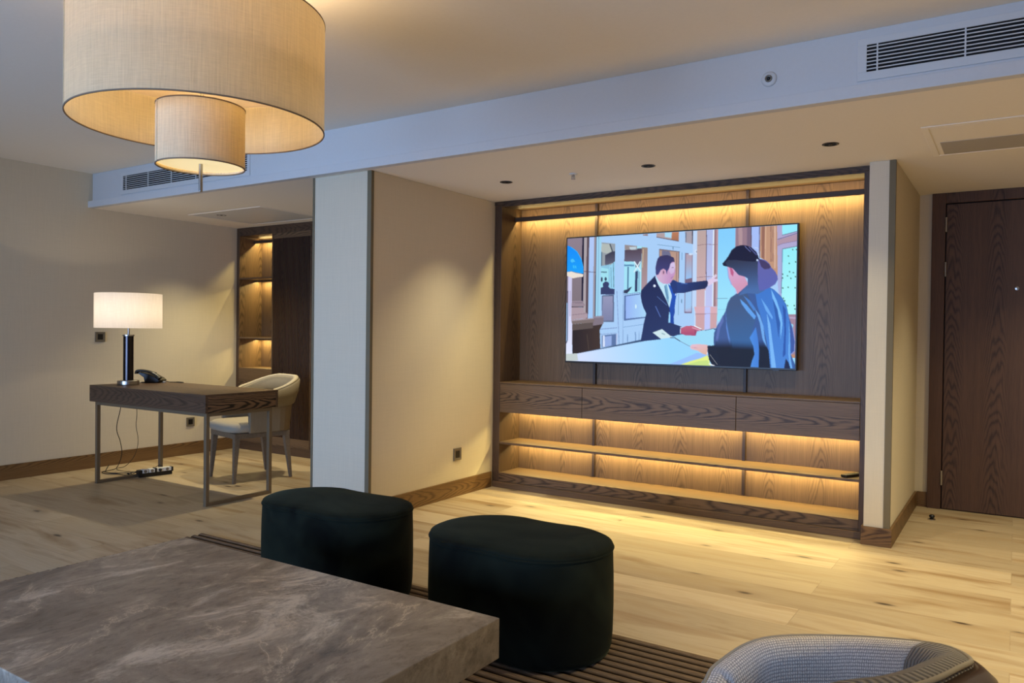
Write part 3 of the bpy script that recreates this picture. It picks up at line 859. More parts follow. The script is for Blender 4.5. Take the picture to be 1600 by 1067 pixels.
# man: arms, jacket, shirt, head
JK = (30,38,82)
P('C', (36,60,124), [(455,670),(475,665),(520,690),(600,706),(700,692),(868,672),(882,690),(878,735),(850,770),(700,795),(600,822),(515,826),(500,860),(460,800)], JK, (560,700), (840,740)); line('C', (70,110,190), [(560,708),(640,712)], 8)
P('C', JK, [(252,615),(215,655),(180,692),(130,745),(90,795),(86,860),(100,940),(120,1000),(155,1070),(140,1130),(125,1200),(110,1300),(92,1405),(330,1380),(335,1300),(420,1330),(480,1346),(560,1316),(590,1234),(485,1196),(440,1180),(440,1060),(430,1000),(400,900),(330,780)], (34,48,96), (150,700), (400,1300))
P('C', (30,84,190), [(400,712),(440,740),(462,790),(470,830),(512,826),(500,900),(490,1000),(492,1060),(480,1110),(485,1196),(440,1182),(436,1060),(428,1000),(455,870)], (24,66,160), (440,760), (470,1180))
P('C', (34,54,116), [(455,668),(500,690),(520,760),(512,830),(470,830),(462,790),(440,740),(430,710)])
P('C', (150,212,250), [(425,1050),(438,1060),(442,1182),(416,1180)])
P('C', (190,228,246), [(252,622),(300,680),(345,712),(405,712),(455,850),(428,1000),(395,920),(335,800),(285,712)])
P('C', (116,168,204), [(362,738),(392,716),(408,790),(420,880),(415,960),(392,900),(372,810)]); line('C', (70,110,150), [(370,740),(408,890)], 6)
P('C', (224,240,255), [(490,852),(508,818),(504,850)]); ell('C', (226,236,255), 247, 738, 15, 17)
line('C', (90,120,180), [(280,866),(400,972)], 6); line('C2', (84,110,180), [(262,220),(325,352)], 10)
P('C', (210,174,206), [(262,610),(300,580),(330,530),(400,545),(440,450),(480,450),(492,560),(488,590),(470,640),(440,700),(400,715),(350,712),(300,680)], (196,150,196), (320,600), (430,600))
P('C', (212,196,232), [(430,470),(482,452),(490,510),(480,575),(440,600),(415,555)], (206,176,214), (480,480), (420,600)); line('C', (96,66,96), [(446,520),(474,514)], 6); line('C', (180,130,170), [(484,540),(492,566),(480,574)], 6); line('C', (150,110,150), [(440,650),(470,620)], 6)
P('C', (54,50,92), [(300,385),(330,372),(400,368),(440,382),(472,398),(482,448),(450,450),(432,470),(420,520),(398,560),(392,600),(378,545),(345,532),(318,550),(290,604),(262,608),(256,520),(268,450),(280,410)], (62,62,120), (360,380), (300,560))
ell('C', (206,160,190), 350, 572, 26, 40); ell('C', (120,90,120), 352, 575, 8, 20)
P('C', (222,204,232), [(878,668),(905,655),(935,640),(985,600),(990,615),(955,650),(998,655),(998,680),(960,690),(925,715),(885,740)]); line('C', (240,240,250), [(930,640),(975,598)], 7)
P('C2', (196,214,240), [(560,470),(590,468),(575,548),(555,550)])
P('C2', (192,96,122), [(568,485),(630,458),(690,455),(760,470),(810,492),(832,520),(800,530),(760,515),(742,575),(700,580),(640,576),(565,548)], (168,70,110), (640,470), (660,570)); line('C2', (220,160,180), [(700,478),(800,510)], 12); line('C2', (236,246,252), [(722,455),(812,496)], 12); line('C2', (50,50,80), [(800,500),(855,540)], 6); line('C2', (110,50,80), [(735,510),(745,565)], 6)
P('C2', (156,218,246), [(470,600),(560,566),(750,575),(760,520),(960,490),(965,690),(690,705)]); line('C2', (50,60,90), [(850,512),(960,486)], 5)
P('C2', (206,230,236), [(232,537),(345,495),(400,540),(465,592),(400,604),(330,612)]); line('C2', (150,180,190), [(340,545),(380,560)], 14); line('C2', (50,56,84), [(440,598),(500,598)], 9); line('C2', (56,66,96), [(496,600),(560,640)], 9); line('C2', (110,130,160), [(560,640),(680,704)], 6)
P('C2', (228,188,204), [(678,706),(700,680),(770,674),(880,684),(900,700),(885,808),(830,792),(770,755),(690,735)], (224,178,160), (720,690), (860,790)); line('C2', (190,140,160), [(700,715),(770,722)], 5); line('C2', (244,248,255), [(905,685),(880,800)], 8)
# woman: body, sleeves, hair
P('E2', (62,88,146), [(440,-45),(390,-10),(320,60),(240,115),(205,180),(180,280),(130,380),(85,450),(48,540),(42,640),(50,700),(-20,690),(-30,760),(-5,850),(50,940),(150,960),(980,980),(1040,980),(965,800),(1015,760),(1010,620),(980,480),(935,340),(905,200),(850,110),(760,20),(680,-20),(560,-60)], (54,92,160), (200,300), (900,300))
P('E2', (60,118,204), [(520,-20),(690,-10),(770,30),(850,120),(905,210),(935,340),(960,520),(965,800),(970,980),(720,970),(700,760),(620,400),(560,220)], (70,130,214), (650,50), (850,900))
P('E2', (64,86,128), [(330,60),(440,70),(530,260),(540,380),(500,520),(560,760),(480,955),(290,860),(230,620),(190,400),(190,250),(240,120)], (52,100,160), (250,200), (560,700))
P('E2', (96,160,236), [(350,130),(430,200),(545,340),(525,380),(430,275),(370,190)]); P('E2', (72,128,206), [(390,90),(470,150),(540,250),(520,280),(450,180)])
P('E2', (110,170,238), [(530,250),(590,330),(635,460),(650,600),(690,760),(660,720),(622,600),(590,420)]); P('E2', (104,168,240), [(600,120),(680,230),(745,350),(740,380),(660,270)])
P('E2', (120,182,246), [(672,300),(715,430),(740,620),(790,960),(735,960),(712,700),(690,480)]); P('E2', (120,186,248), [(720,10),(790,150),(850,330),(862,430),(840,640),(838,420),(790,260),(740,130)]); P('E2', (44,92,172), [(740,120),(800,260),(832,430),(815,600),(790,420)])
P('E2', (40,84,170), [(860,200),(900,260),(905,500),(900,800),(868,840),(885,500)]); P('E2', (110,174,240), [(935,380),(952,560),(955,800),(985,970),(955,970),(935,800),(940,560)]); P('E2', (60,86,160), [(945,420),(985,500),(1008,640),(1000,760),(965,790),(958,600)]); line('E2', (150,160,220), [(985,490),(1012,640),(1008,760),(965,800)], 8)
P('E2', (88,130,206), [(186,260),(196,420),(228,580),(262,700),(300,850),(262,760),(222,640),(190,480)]); P('E2', (90,110,176), [(88,470),(120,390),(150,330),(160,400),(120,480),(95,640),(66,640)])
P('E2', (46,70,120,0.0), [(60,600),(240,600),(300,855),(480,960),(140,960),(60,930),(60,800)], (14,16,34,1.0), (150,600), (160,720))
P('E2', (46,90,150,0.0), [(240,620),(500,640),(545,800),(485,958),(290,958),(240,700)], (12,16,34,1.0), (380,620), (370,740))
P('E2', (16,20,40), [(-30,700),(60,690),(130,920),(150,962),(40,945),(-10,860)]); line('E2', (150,150,150), [(0,800),(90,920)], 6); line('E2', (236,236,240), [(-10,910),(60,938)], 14)
P('E2', (74,140,226), [(470,600),(545,470),(572,620),(588,760),(580,958),(484,952),(500,880),(530,800),(515,700)], (64,124,214), (480,700), (580,700))
P('E2', (20,40,90,0.0), [(575,600),(620,600),(700,760),(722,968),(580,965),(588,760)], (12,16,36,1.0), (640,620), (640,720)); P('E2', (20,30,70), [(905,850),(940,900),(962,972),(885,968)])
P('E', (214,166,204), [(196,572),(262,598),(330,676),(402,700),(448,792),(385,850),(318,912),(300,852),(245,795),(205,700)], (208,150,180), (220,650), (420,800)); P('E', (188,92,134), [(222,585),(255,606),(274,650),(264,702),(240,672)]); line('E', (150,170,230), [(198,600),(212,710),(250,800)], 10)
P('E', (46,52,78), [(150,570),(200,480),(500,470),(575,480),(625,590),(650,700),(640,870),(560,910),(440,900),(330,930),(440,800),(442,722),(402,700),(330,680),(262,602),(190,578)], (70,106,166), (380,500), (470,860))
P('E', (96,98,168), [(560,484),(610,490),(650,500),(700,545),(722,590),(770,640),(795,690),(800,735),(770,790),(710,830),(640,862),(580,870),(560,760)], (92,98,176), (600,550), (740,800))
P('E', (66,56,100), [(566,484),(640,510),(690,545),(712,580),(700,602),(640,612),(600,580)])
P('E', (20,20,50), [(135,545),(170,505),(205,455),(245,380),(300,335),(365,318),(420,324),(480,345),(540,400),(562,450),(572,488),(520,520),(400,512),(300,500),(205,500),(170,530),(195,580),(150,570)]); line('E', (110,120,180), [(400,330),(470,400)], 8); line('E', (84,90,150), [(450,340),(545,440)], 12); ell('E', (190,210,240), 553, 500, 12, 14)


NXG, NYG = 420, 236
SS = 2
def rasterise():
    gx = (np.arange((NXG) * SS) + 0.5) / (NXG * SS)
    gy = (np.arange((NYG) * SS) + 0.5) / (NYG * SS)
    H_, W_ = len(gy), len(gx)
    img = np.zeros((H_, W_, 3))
    img[:] = (168, 205, 246)
    for uv, col, col2, ga, soft in SHAPES:
        x0 = max(int(uv[:, 0].min() * W_) - 1, 0); x1 = min(int(uv[:, 0].max() * W_) + 2, W_)
        y0 = max(int(uv[:, 1].min() * H_) - 1, 0); y1 = min(int(uv[:, 1].max() * H_) + 2, H_)
        if x1 <= x0 or y1 <= y0: continue
        X, Y = np.meshgrid(gx[x0:x1], gy[y0:y1])
        ins = np.zeros(X.shape, bool)
        n = len(uv)
        for i in range(n):
            ax, ay = uv[i]; bx_, by_ = uv[(i + 1) % n]
            if ay == by_: continue
            c_ = ((ay > Y) != (by_ > Y)) & (X < (bx_ - ax) * (Y - ay) / (by_ - ay) + ax)
            ins ^= c_
        sub = img[y0:y1, x0:x1]
        if col2 is None:
            sub[ins] = col
        else:
            d_ = ga[1] - ga[0]
            tt = np.clip(((X - ga[0][0]) * d_[0] + (Y - ga[0][1]) * d_[1]) / (d_ @ d_), 0, 1)[..., None]
            if len(col) == 4:   # fading shape: alpha from col[3] to col2[3]
                al = (col[3] * (1 - tt) + col2[3] * tt)
                cc = np.array(col[:3]) * (1 - tt) + np.array(col2[:3]) * tt
                sub[ins] = (cc * al + sub * (1 - al))[ins]
            else:
                sub[ins] = (np.array(col) * (1 - tt) + np.array(col2) * tt)[ins]
    img = img.reshape(NYG, SS, NXG, SS, 3).mean((1, 3)) / 255.0
    return np.where(img <= 0.04045, img / 12.92, ((img + 0.055) / 1.055) ** 2.4)

img = rasterise()
BZ = 0.010
gx = np.linspace(TX0 + BZ, TX1 - BZ, NXG); gz = np.linspace(TZ1 - BZ, TZ0 + BZ + 0.004, NYG)
XX, ZZ = np.meshgrid(gx, gz)
co = np.stack([XX, np.full_like(XX, TY - 0.0012), ZZ], -1).reshape(-1, 3) - np.array(tvs.location)
me = bpy.data.meshes.new('screen')
nv = NXG * NYG
idx = np.arange(nv).reshape(NYG, NXG)
quads = np.stack([idx[:-1, :-1], idx[1:, :-1], idx[1:, 1:], idx[:-1, 1:]], -1).reshape(-1, 4)
me.vertices.add(nv); me.vertices.foreach_set('co', co.ravel())
me.loops.add(quads.size); me.loops.foreach_set('vertex_index', quads.ravel().astype(np.int32))
me.polygons.add(len(quads)); me.polygons.foreach_set('loop_start', (np.arange(len(quads)) * 4).astype(np.int32))
me.polygons.foreach_set('loop_total', np.full(len(quads), 4, np.int32))
me.update(calc_edges=True)
ca = me.color_attributes.new('picture', 'FLOAT_COLOR', 'POINT')
ca.data.foreach_set('color', np.concatenate([img.reshape(-1, 3), np.ones((nv, 1))], 1).ravel().astype(np.float32))
t = NT('lit television screen')
at = t.n('ShaderNodeAttribute', attribute_name='picture')
t.base((0.01, 0.01, 0.012, 1))
t.l(at.outputs['Color'], t.b.inputs['Emission Color'])
t.b.inputs['Emission Strength'].default_value = 1.0
t.set(Roughness=0.35, Specular_IOR_Level=0.08)
me.materials.append(t.m)
scr = bpy.data.objects.new('screen', me); COL.objects.link(scr); scr.parent = tvs

# remote control on the right end of the long shelf
r = thing('remote_control', 'black remote control lying on the right end of the lower shelf', 'remote control', (-0.815, 5.05, 0.3505))
Mr = Matrix.Translation((-0.815, 5.05, 0.3505)) @ Matrix.Rotation(math.radians(62), 4, 'Z')
bm = NB(); box(bm, -0.085, 0.085, -0.021, 0.021, 0, 0.017, Mr); obj('body', bm, M_black, r, bevel=0.005, seg=3)
bm = NB(); lathe(bm, [(0, 0.017), (0.013, 0.017), (0.012, 0.0185), (0, 0.0185)], n=20, M=Mr @ Matrix.Translation((0.045, 0, 0))); obj('navigation_dial', bm, M_chrome, r)
bm = NB()
for i in range(4):
    for j in (-1, 0, 1): box(bm, -0.062 + i * 0.022, -0.052 + i * 0.022, j * 0.012 - 0.004, j * 0.012 + 0.004, 0.017, 0.0183, Mr)
obj('buttons', bm, M_taupe, r)

# ------------------------------------------------------------------ bookcase in the alcove
bk = thing('bookcase', 'dark oak alcove bookcase with lit shelves and a ribbed panel', 'bookcase', (-5.2, 5.0, 0))
BY0, BY1 = 5.0, 5.29
bx0, bx1 = -6.530, -6.035
obj('stile', bx(XL + 0.001, bx0, BY0, BY1, 0.0, ZS), M_oak_frame, bk, bevel=0.001)
obj('stile', bx(bx1, bx1 + 0.02, BY0, BY1, 0.078, 2.12), M_oak_frame, bk, bevel=0.001)
obj('top_rail', bx(bx0, XC0 - 0.001, BY0, BY1, 2.12, ZS), M_oak_frame_h, bk, bevel=0.001)
obj('side_panel', bx(bx0, bx0 + 0.010, BY0 + 0.002, BY1, 0.81, 2.12), M_oak_y, bk)
obj('back_panel', bx(bx0 + 0.010, bx1, 5.275, BY1, 0.81, 2.12), M_oak_v, bk)
for z in (1.690, 1.100):
    obj('shelf', bx(bx0 + 0.010, bx1, BY0 + 0.004, 5.275, z, z + 0.016), M_oak_h, bk, bevel=0.001)
obj('light_rail', bx(bx0 + 0.010, bx1, 5.175, 5.195, 2.066, 2.094), M_oak_frame_h, bk)
led_strip(bk, bx0 + 0.03, bx1 - 0.01, 5.22, 2.09, pw=LED_W * 1.1, up=LED_W * 0.15)
for z in (1.690, 1.100):
    obj('light_rail', bx(bx0 + 0.010, bx1, 5.185, 5.197, z - 0.016, z), M_oak_frame_h, bk)
    led_strip(bk, bx0 + 0.03, bx1 - 0.01, 5.222, z - 0.006, pw=LED_W)
obj('cupboard_door', bx(bx0, bx1, BY0 + 0.003, BY1, 0.078, 0.81), M_oak_h, bk, bevel=0.0015)
obj('plinth', bx(XL + 0.016, XC0 - 0.001, BY0 - 0.008, BY1, 0.0, 0.078), M_oak_frame_h, bk, bevel=0.002)
bm = NB(); box(bm, bx1 + 0.02, -5.50, BY0 + 0.028, BY1, 0.16, 2.07)
obj('ribbed_backing', bm, M_dark, bk)  # painted near-black to deepen the shade between the slats
nsl = 26
for i in range(nsl):
    xa = bx1 + 0.022 + (i + 0.5) * ((-5.50 - bx1 - 0.022) / nsl)
    obj('slat', bx(xa - 0.0054, xa + 0.0054, BY0 + 0.004, BY0 + 0.028, 0.16, 2.07), M_slat, bk, bevel=0.002, seg=2)
obj('panel_rail', bx(bx1 + 0.02, -5.50, BY0 + 0.003, BY1, 0.078, 0.16), M_oak_h, bk)
obj('panel_rail', bx(bx1 + 0.02, -5.50, BY0 + 0.003, BY1, 2.07, 2.12), M_oak_h, bk)
obj('stile', bx(-5.50, -5.42, BY0, BY1, 0.078, 2.12), M_oak_frame, bk, bevel=0.001)
obj('side_cupboard', bx(-5.42, XC0 - 0.001, BY0 + 0.003, BY1, 0.078, 2.12), M_oak_v, bk)

# ------------------------------------------------------------------ desk
DXc, DYc = -4.535, 3.223
dk = thing('writing_desk', 'dark oak writing desk on slim bronze hoop legs', 'desk', (-5.22, 3.5, 0))
dx0, dx1, dy0, dy1 = -5.902, -4.535, 3.223, 3.771
ov = 0.029
bm = NB(); box(bm, dx0 - ov, dx1 + ov, dy0 - ov, dy1 + ov, 0.739, 0.755)
obj('desktop', bm, M_desk, dk, bevel=0.0015)
obj('apron', bx(dx0 - ov, dx1 + ov, dy0 - ov, dy0 - ov + 0.02, 0.630, 0.7388), M_desk, dk, bevel=0.0015)
obj('apron', bx(dx0 - ov, dx1 + ov, dy1 + ov - 0.02, dy1 + ov, 0.630, 0.7388), M_desk, dk, bevel=0.0015)
obj('end_panel', bx(dx1 + ov - 0.02, dx1 + ov, dy0 - ov + 0.0205, dy1 + ov - 0.0205, 0.630, 0.7388), M_desk_y, dk, bevel=0.0015)
obj('end_panel', bx(dx0 - ov, dx0 - ov + 0.02, dy0 - ov + 0.0205, dy1 + ov - 0.0205, 0.630, 0.7388), M_desk_y, dk, bevel=0.0015)
obj('underside', bx(dx0 - ov + 0.02, dx1 + ov - 0.02, dy0 - ov + 0.02, dy1 + ov - 0.02, 0.632, 0.640), M_desk, dk)
LG = 0.027
bm = NB()
for a in ((dx0, dx1, dy0, dy0 + LG), (dx0, dx1, dy1 - LG, dy1), (dx0, dx0 + LG, dy0 + LG, dy1 - LG), (dx1 - LG, dx1, dy0 + LG, dy1 - LG)):
    box(bm, *a, 0.604, 0.6295)
obj('frame_rail', bm, M_brass, dk, bevel=0.001)
for xx in (dx0, dx1 - LG):
    for yy in (dy0, dy1 - LG):
        obj('leg', bx(xx, xx + LG, yy, yy + LG, 0.0, 0.604), M_brass, dk, bevel=0.0015)
    obj('floor_rail', bx(xx, xx + LG, dy0 + LG, dy1 - LG, 0.0, 0.024), M_brass, dk, bevel=0.0015)

# ------------------------------------------------------------------ desk lamp
LX, LY = -5.750, 3.395
lamp = thing('table_lamp', 'lit table lamp with white drum shade and dark metal column on the desk', 'table lamp', (LX, LY, 0.7555))
bm = NB(); lathe(bm, [(0, 0.7555), (0.074, 0.7555), (0.078, 0.758), (0.078, 0.786), (0.075, 0.789), (0, 0.789)], c=(LX, LY), n=48); obj('base', bm, M_chrome, lamp, smooth=False, bevel=0.001)
bm = NB(); lathe(bm, [(0, 0.789), (0.037, 0.789), (0.037, 1.130), (0, 1.130)], c=(LX, LY), n=48); o = obj('column', bm, M_gloss_black, lamp, bevel=0.001)
bm = NB(); lathe(bm, [(0, 1.130), (0.042, 1.130), (0.042, 1.142), (0, 1.142)], c=(LX, LY), n=48); obj('cap', bm, M_chrome, lamp, bevel=0.001)
bm = NB(); lathe(bm, [(0, 1.142), (0.008, 1.142), (0.008, 1.24), (0, 1.24)], c=(LX, LY), n=20); obj('stem', bm, M_chrome, lamp)
bm = NB(); lathe(bm, [(0, 1.24), (0.012, 1.245), (0.028, 1.28), (0.030, 1.31), (0.018, 1.335), (0, 1.345)], c=(LX, LY), n=24); obj('bulb', bm, M_bulb, lamp, smooth=True)
bm = NB(); lathe(bm, [(0.238, 1.192), (0.238, 1.457)], c=(LX, LY), n=96); obj('lamp_shade', bm, M_shade_white, lamp, smooth=False)
bm = NB()
for k in range(3):
    a = k * 2 * PI / 3 + 0.4
    tube(bm, [(LX + 0.006 * math.cos(a), LY + 0.006 * math.sin(a), 1.235), (LX + 0.237 * math.cos(a), LY + 0.237 * math.sin(a), 1.20)], 0.0016, 6)
obj('shade_spider', bm, M_chrome, lamp)
add_light('lamp_glow', 'POINT', (LX, LY, 1.33), 6.5, (1.0, 0.86, 0.68), lamp, shadow_soft_size=0.03)

# ------------------------------------------------------------------ telephone
ph = thing('telephone', 'black desk telephone with raised handset behind the lamp', 'telephone', (-5.85, 3.68, 0.7555))
ang = math.atan2(0.546, 0.838)
Mp = Matrix.Translation((-5.845, 3.655, 0.7555)) @ Matrix.Rotation(ang, 4, 'Z')
def prism(bm, prof, y0, y1, M):
    a = [bm.verts.new(M @ Vector((x, y0, z))) for x, z in prof]; b = [bm.verts.new(M @ Vector((x, y1, z))) for x, z in prof]
    bm.faces.new(a); bm.faces.new(list(reversed(b)))
    for i in range(len(prof)):
        j = (i + 1) % len(prof)
        bm.faces.new((a[i], b[i], b[j], a[j]))
    return bm
obj('body', prism(NB(), [(-0.03, 0.004), (0.075, 0.004), (0.085, 0.020), (0.060, 0.040), (0.0, 0.070), (-0.075, 0.086), (-0.085, 0.076), (-0.040, 0.045)], -0.07, 0.07, Mp), M_black, ph, bevel=0.003)
obj('stand', bx(-0.065, 0.065, -0.06, 0.06, 0, 0.007, M=Mp), M_black, ph, bevel=0.002)
hs = spline([(-0.105, 0, 0.072), (-0.100, 0, 0.093), (-0.05, 0, 0.096), (0.01, 0, 0.084), (0.055, 0, 0.058), (0.078, 0, 0.034)], 6)
bm = NB()
secs = []
for i, p in enumerate(hs):
    tt = i / (len(hs) - 1); wdt = 0.024 + 0.008 * abs(2 * tt - 1) ** 3; hh = 0.010 + 0.006 * abs(2 * tt - 1) ** 2
    q = hs[min(i + 1, len(hs) - 1)] - hs[max(i - 1, 0)]; q.normalize(); nn = Vector((-q.z, 0, q.x))
    secs.append([Mp @ (p + Vector((0, -0.042, 0)) + Vector((0, wdt * math.cos(k * PI / 5), 0)) + nn * hh * math.sin(k * PI / 5)) for k in range(10)])
loft(bm, secs); obj('handset', bm, M_black, ph, smooth=True)
obj('display', bx(-0.045, 0.0, -0.01, 0.055, 0.0, 0.004, M=Mp @ Matrix.Translation((0.01, 0, 0.0735)) @ Matrix.Rotation(0.24, 4, 'Y')), M_gloss_black, ph)
c = NB()
pts = [(-5.775, 3.70, 0.775), (-5.74, 3.712, 0.768), (-5.70, 3.72, 0.7595)]
for i in range(90):
    s_ = i / 89.0
    pts.append((-5.70 + 0.115 * s_ + 0.004 * math.cos(i * 1.4), 3.72 + 0.05 * s_ + 0.01 * math.sin(s_ * 5), 0.7625 + 0.0035 * math.sin(i * 1.4)))
tube(c, pts, 0.0022, 6); obj('coiled_cord', c, M_rubber, ph, smooth=True)
bm = NB(); box(bm, -5.772, -5.748, 3.694, 3.712, 0.7556, 0.768); obj('cord_plug', bm, M_white, ph, bevel=0.002, label='small white plug on the cord')

# ------------------------------------------------------------------ power strip and leads
ps = thing('power_strip', 'white power strip with black ends on the floor under the desk', 'power strip', (-5.83, 3.68, 0))
A = Vector((-5.845, 3.545, 0.0)); Bp = Vector((-5.800, 3.800, 0.0))
ang2 = math.atan2((Bp - A).y, (Bp - A).x)
Mq = Matrix.Translation(A) @ Matrix.Rotation(ang2, 4, 'Z')
box_l = (Bp - A).length
obj('base', bx(0, box_l, -0.021, 0.021, 0.026, 0.034, M=Mq), M_black, ps, bevel=0.002)
for i, (a, b) in enumerate(((0.018, 0.062), (0.072, 0.115), (0.130, 0.180), (0.180, 0.246))):
    obj('socket_module', bx(a, b, -0.026, 0.026, 0.034, 0.062, M=Mq), M_white, ps, bevel=0.002)
    bm = NB(); lathe(bm, [(0, 0), (0.016, 0), (0.016, -0.002), (0, -0.002)], n=24, M=Mq @ Matrix.Translation(((a + b) / 2, -0.026, 0.048)) @ Matrix.Rotation(-PI / 2, 4, 'X') @ Matrix.Scale(0.75, 4))
    obj('socket_well', bm, M_black if i == 2 else M_taupe, ps)
obj('end_cap', bx(-0.012, 0.018, -0.026, 0.026, 0.026, 0.060, M=Mq), M_black, ps, bevel=0.003)
obj('end_cap', bx(box_l - 0.01, box_l + 0.004, -0.026, 0.026, 0.026, 0.062, M=Mq), M_black, ps, bevel=0.003)
bm = NB(); box(bm, 0.118, 0.128, -0.03, 0.03, 0.026, 0.066, Mq); obj('divider', bm, M_black, ps)
bm = NB(); lathe(bm, [(0, -0.03), (0.016, -0.03), (0.018, 0.0), (0.012, 0.01), (0, 0.01)], n=20, M=Mq @ Matrix.Translation((0.157, -0.028, 0.047)) @ Matrix.Rotation(PI / 2, 4, 'X') @ Matrix.Scale(0.7, 4)); obj('plug', bm, M_black, ps, smooth=True)
obj('floor_foot', bx(0.0, box_l, -0.012, 0.012, 0.0, 0.026, M=Mq), M_black, ps)
def cable(name, lab, pts, r=0.003):
    bm = NB(); tube(bm, spline(pts, 8), r, 8)
    o = obj(name, bm, M_rubber, None, smooth=True)
    finish(o, lab, 'cable')
cable('lamp_cable', 'thin black cable hanging under the desk on the left, down to the floor',
      [(-5.86, 3.40, 0.631), (-5.88, 3.41, 0.56), (-5.95, 3.42, 0.40), (-6.00, 3.48, 0.28), (-6.10, 3.55, 0.16), (-6.27, 3.61, 0.03), (-6.32, 3.58, 0.004), (-6.30, 3.50, 0.004), (-6.20, 3.47, 0.004), (-6.12, 3.52, 0.004), (-6.02, 3.53, 0.004), (-5.93, 3.53, 0.02), (-5.862, 3.545, 0.045)])
cable('telephone_cable', 'thin black cable hanging under the desk, right of the other cable',
      [(-5.88, 3.54, 0.631), (-5.92, 3.57, 0.50), (-5.98, 3.60, 0.40), (-6.05, 3.66, 0.26), (-6.20, 3.72, 0.12), (-6.33, 3.72, 0.02), (-6.36, 3.66, 0.004), (-6.26, 3.62, 0.004), (-6.15, 3.63, 0.004), (-6.05, 3.68, 0.004), (-5.95, 3.72, 0.03), (-5.88, 3.74, 0.07), (-5.835, 3.74, 0.062)], 0.0022)
cable('extension_cable', 'black cable lying in loops on the floor beside the power strip',
      [(-6.375, 3.60, 0.04), (-6.33, 3.55, 0.010), (-6.25, 3.50, 0.010), (-6.15, 3.50, 0.010), (-6.05, 3.58, 0.010), (-5.97, 3.56, 0.010), (-5.93, 3.50, 0.03), (-5.862, 3.535, 0.048)], 0.0035)

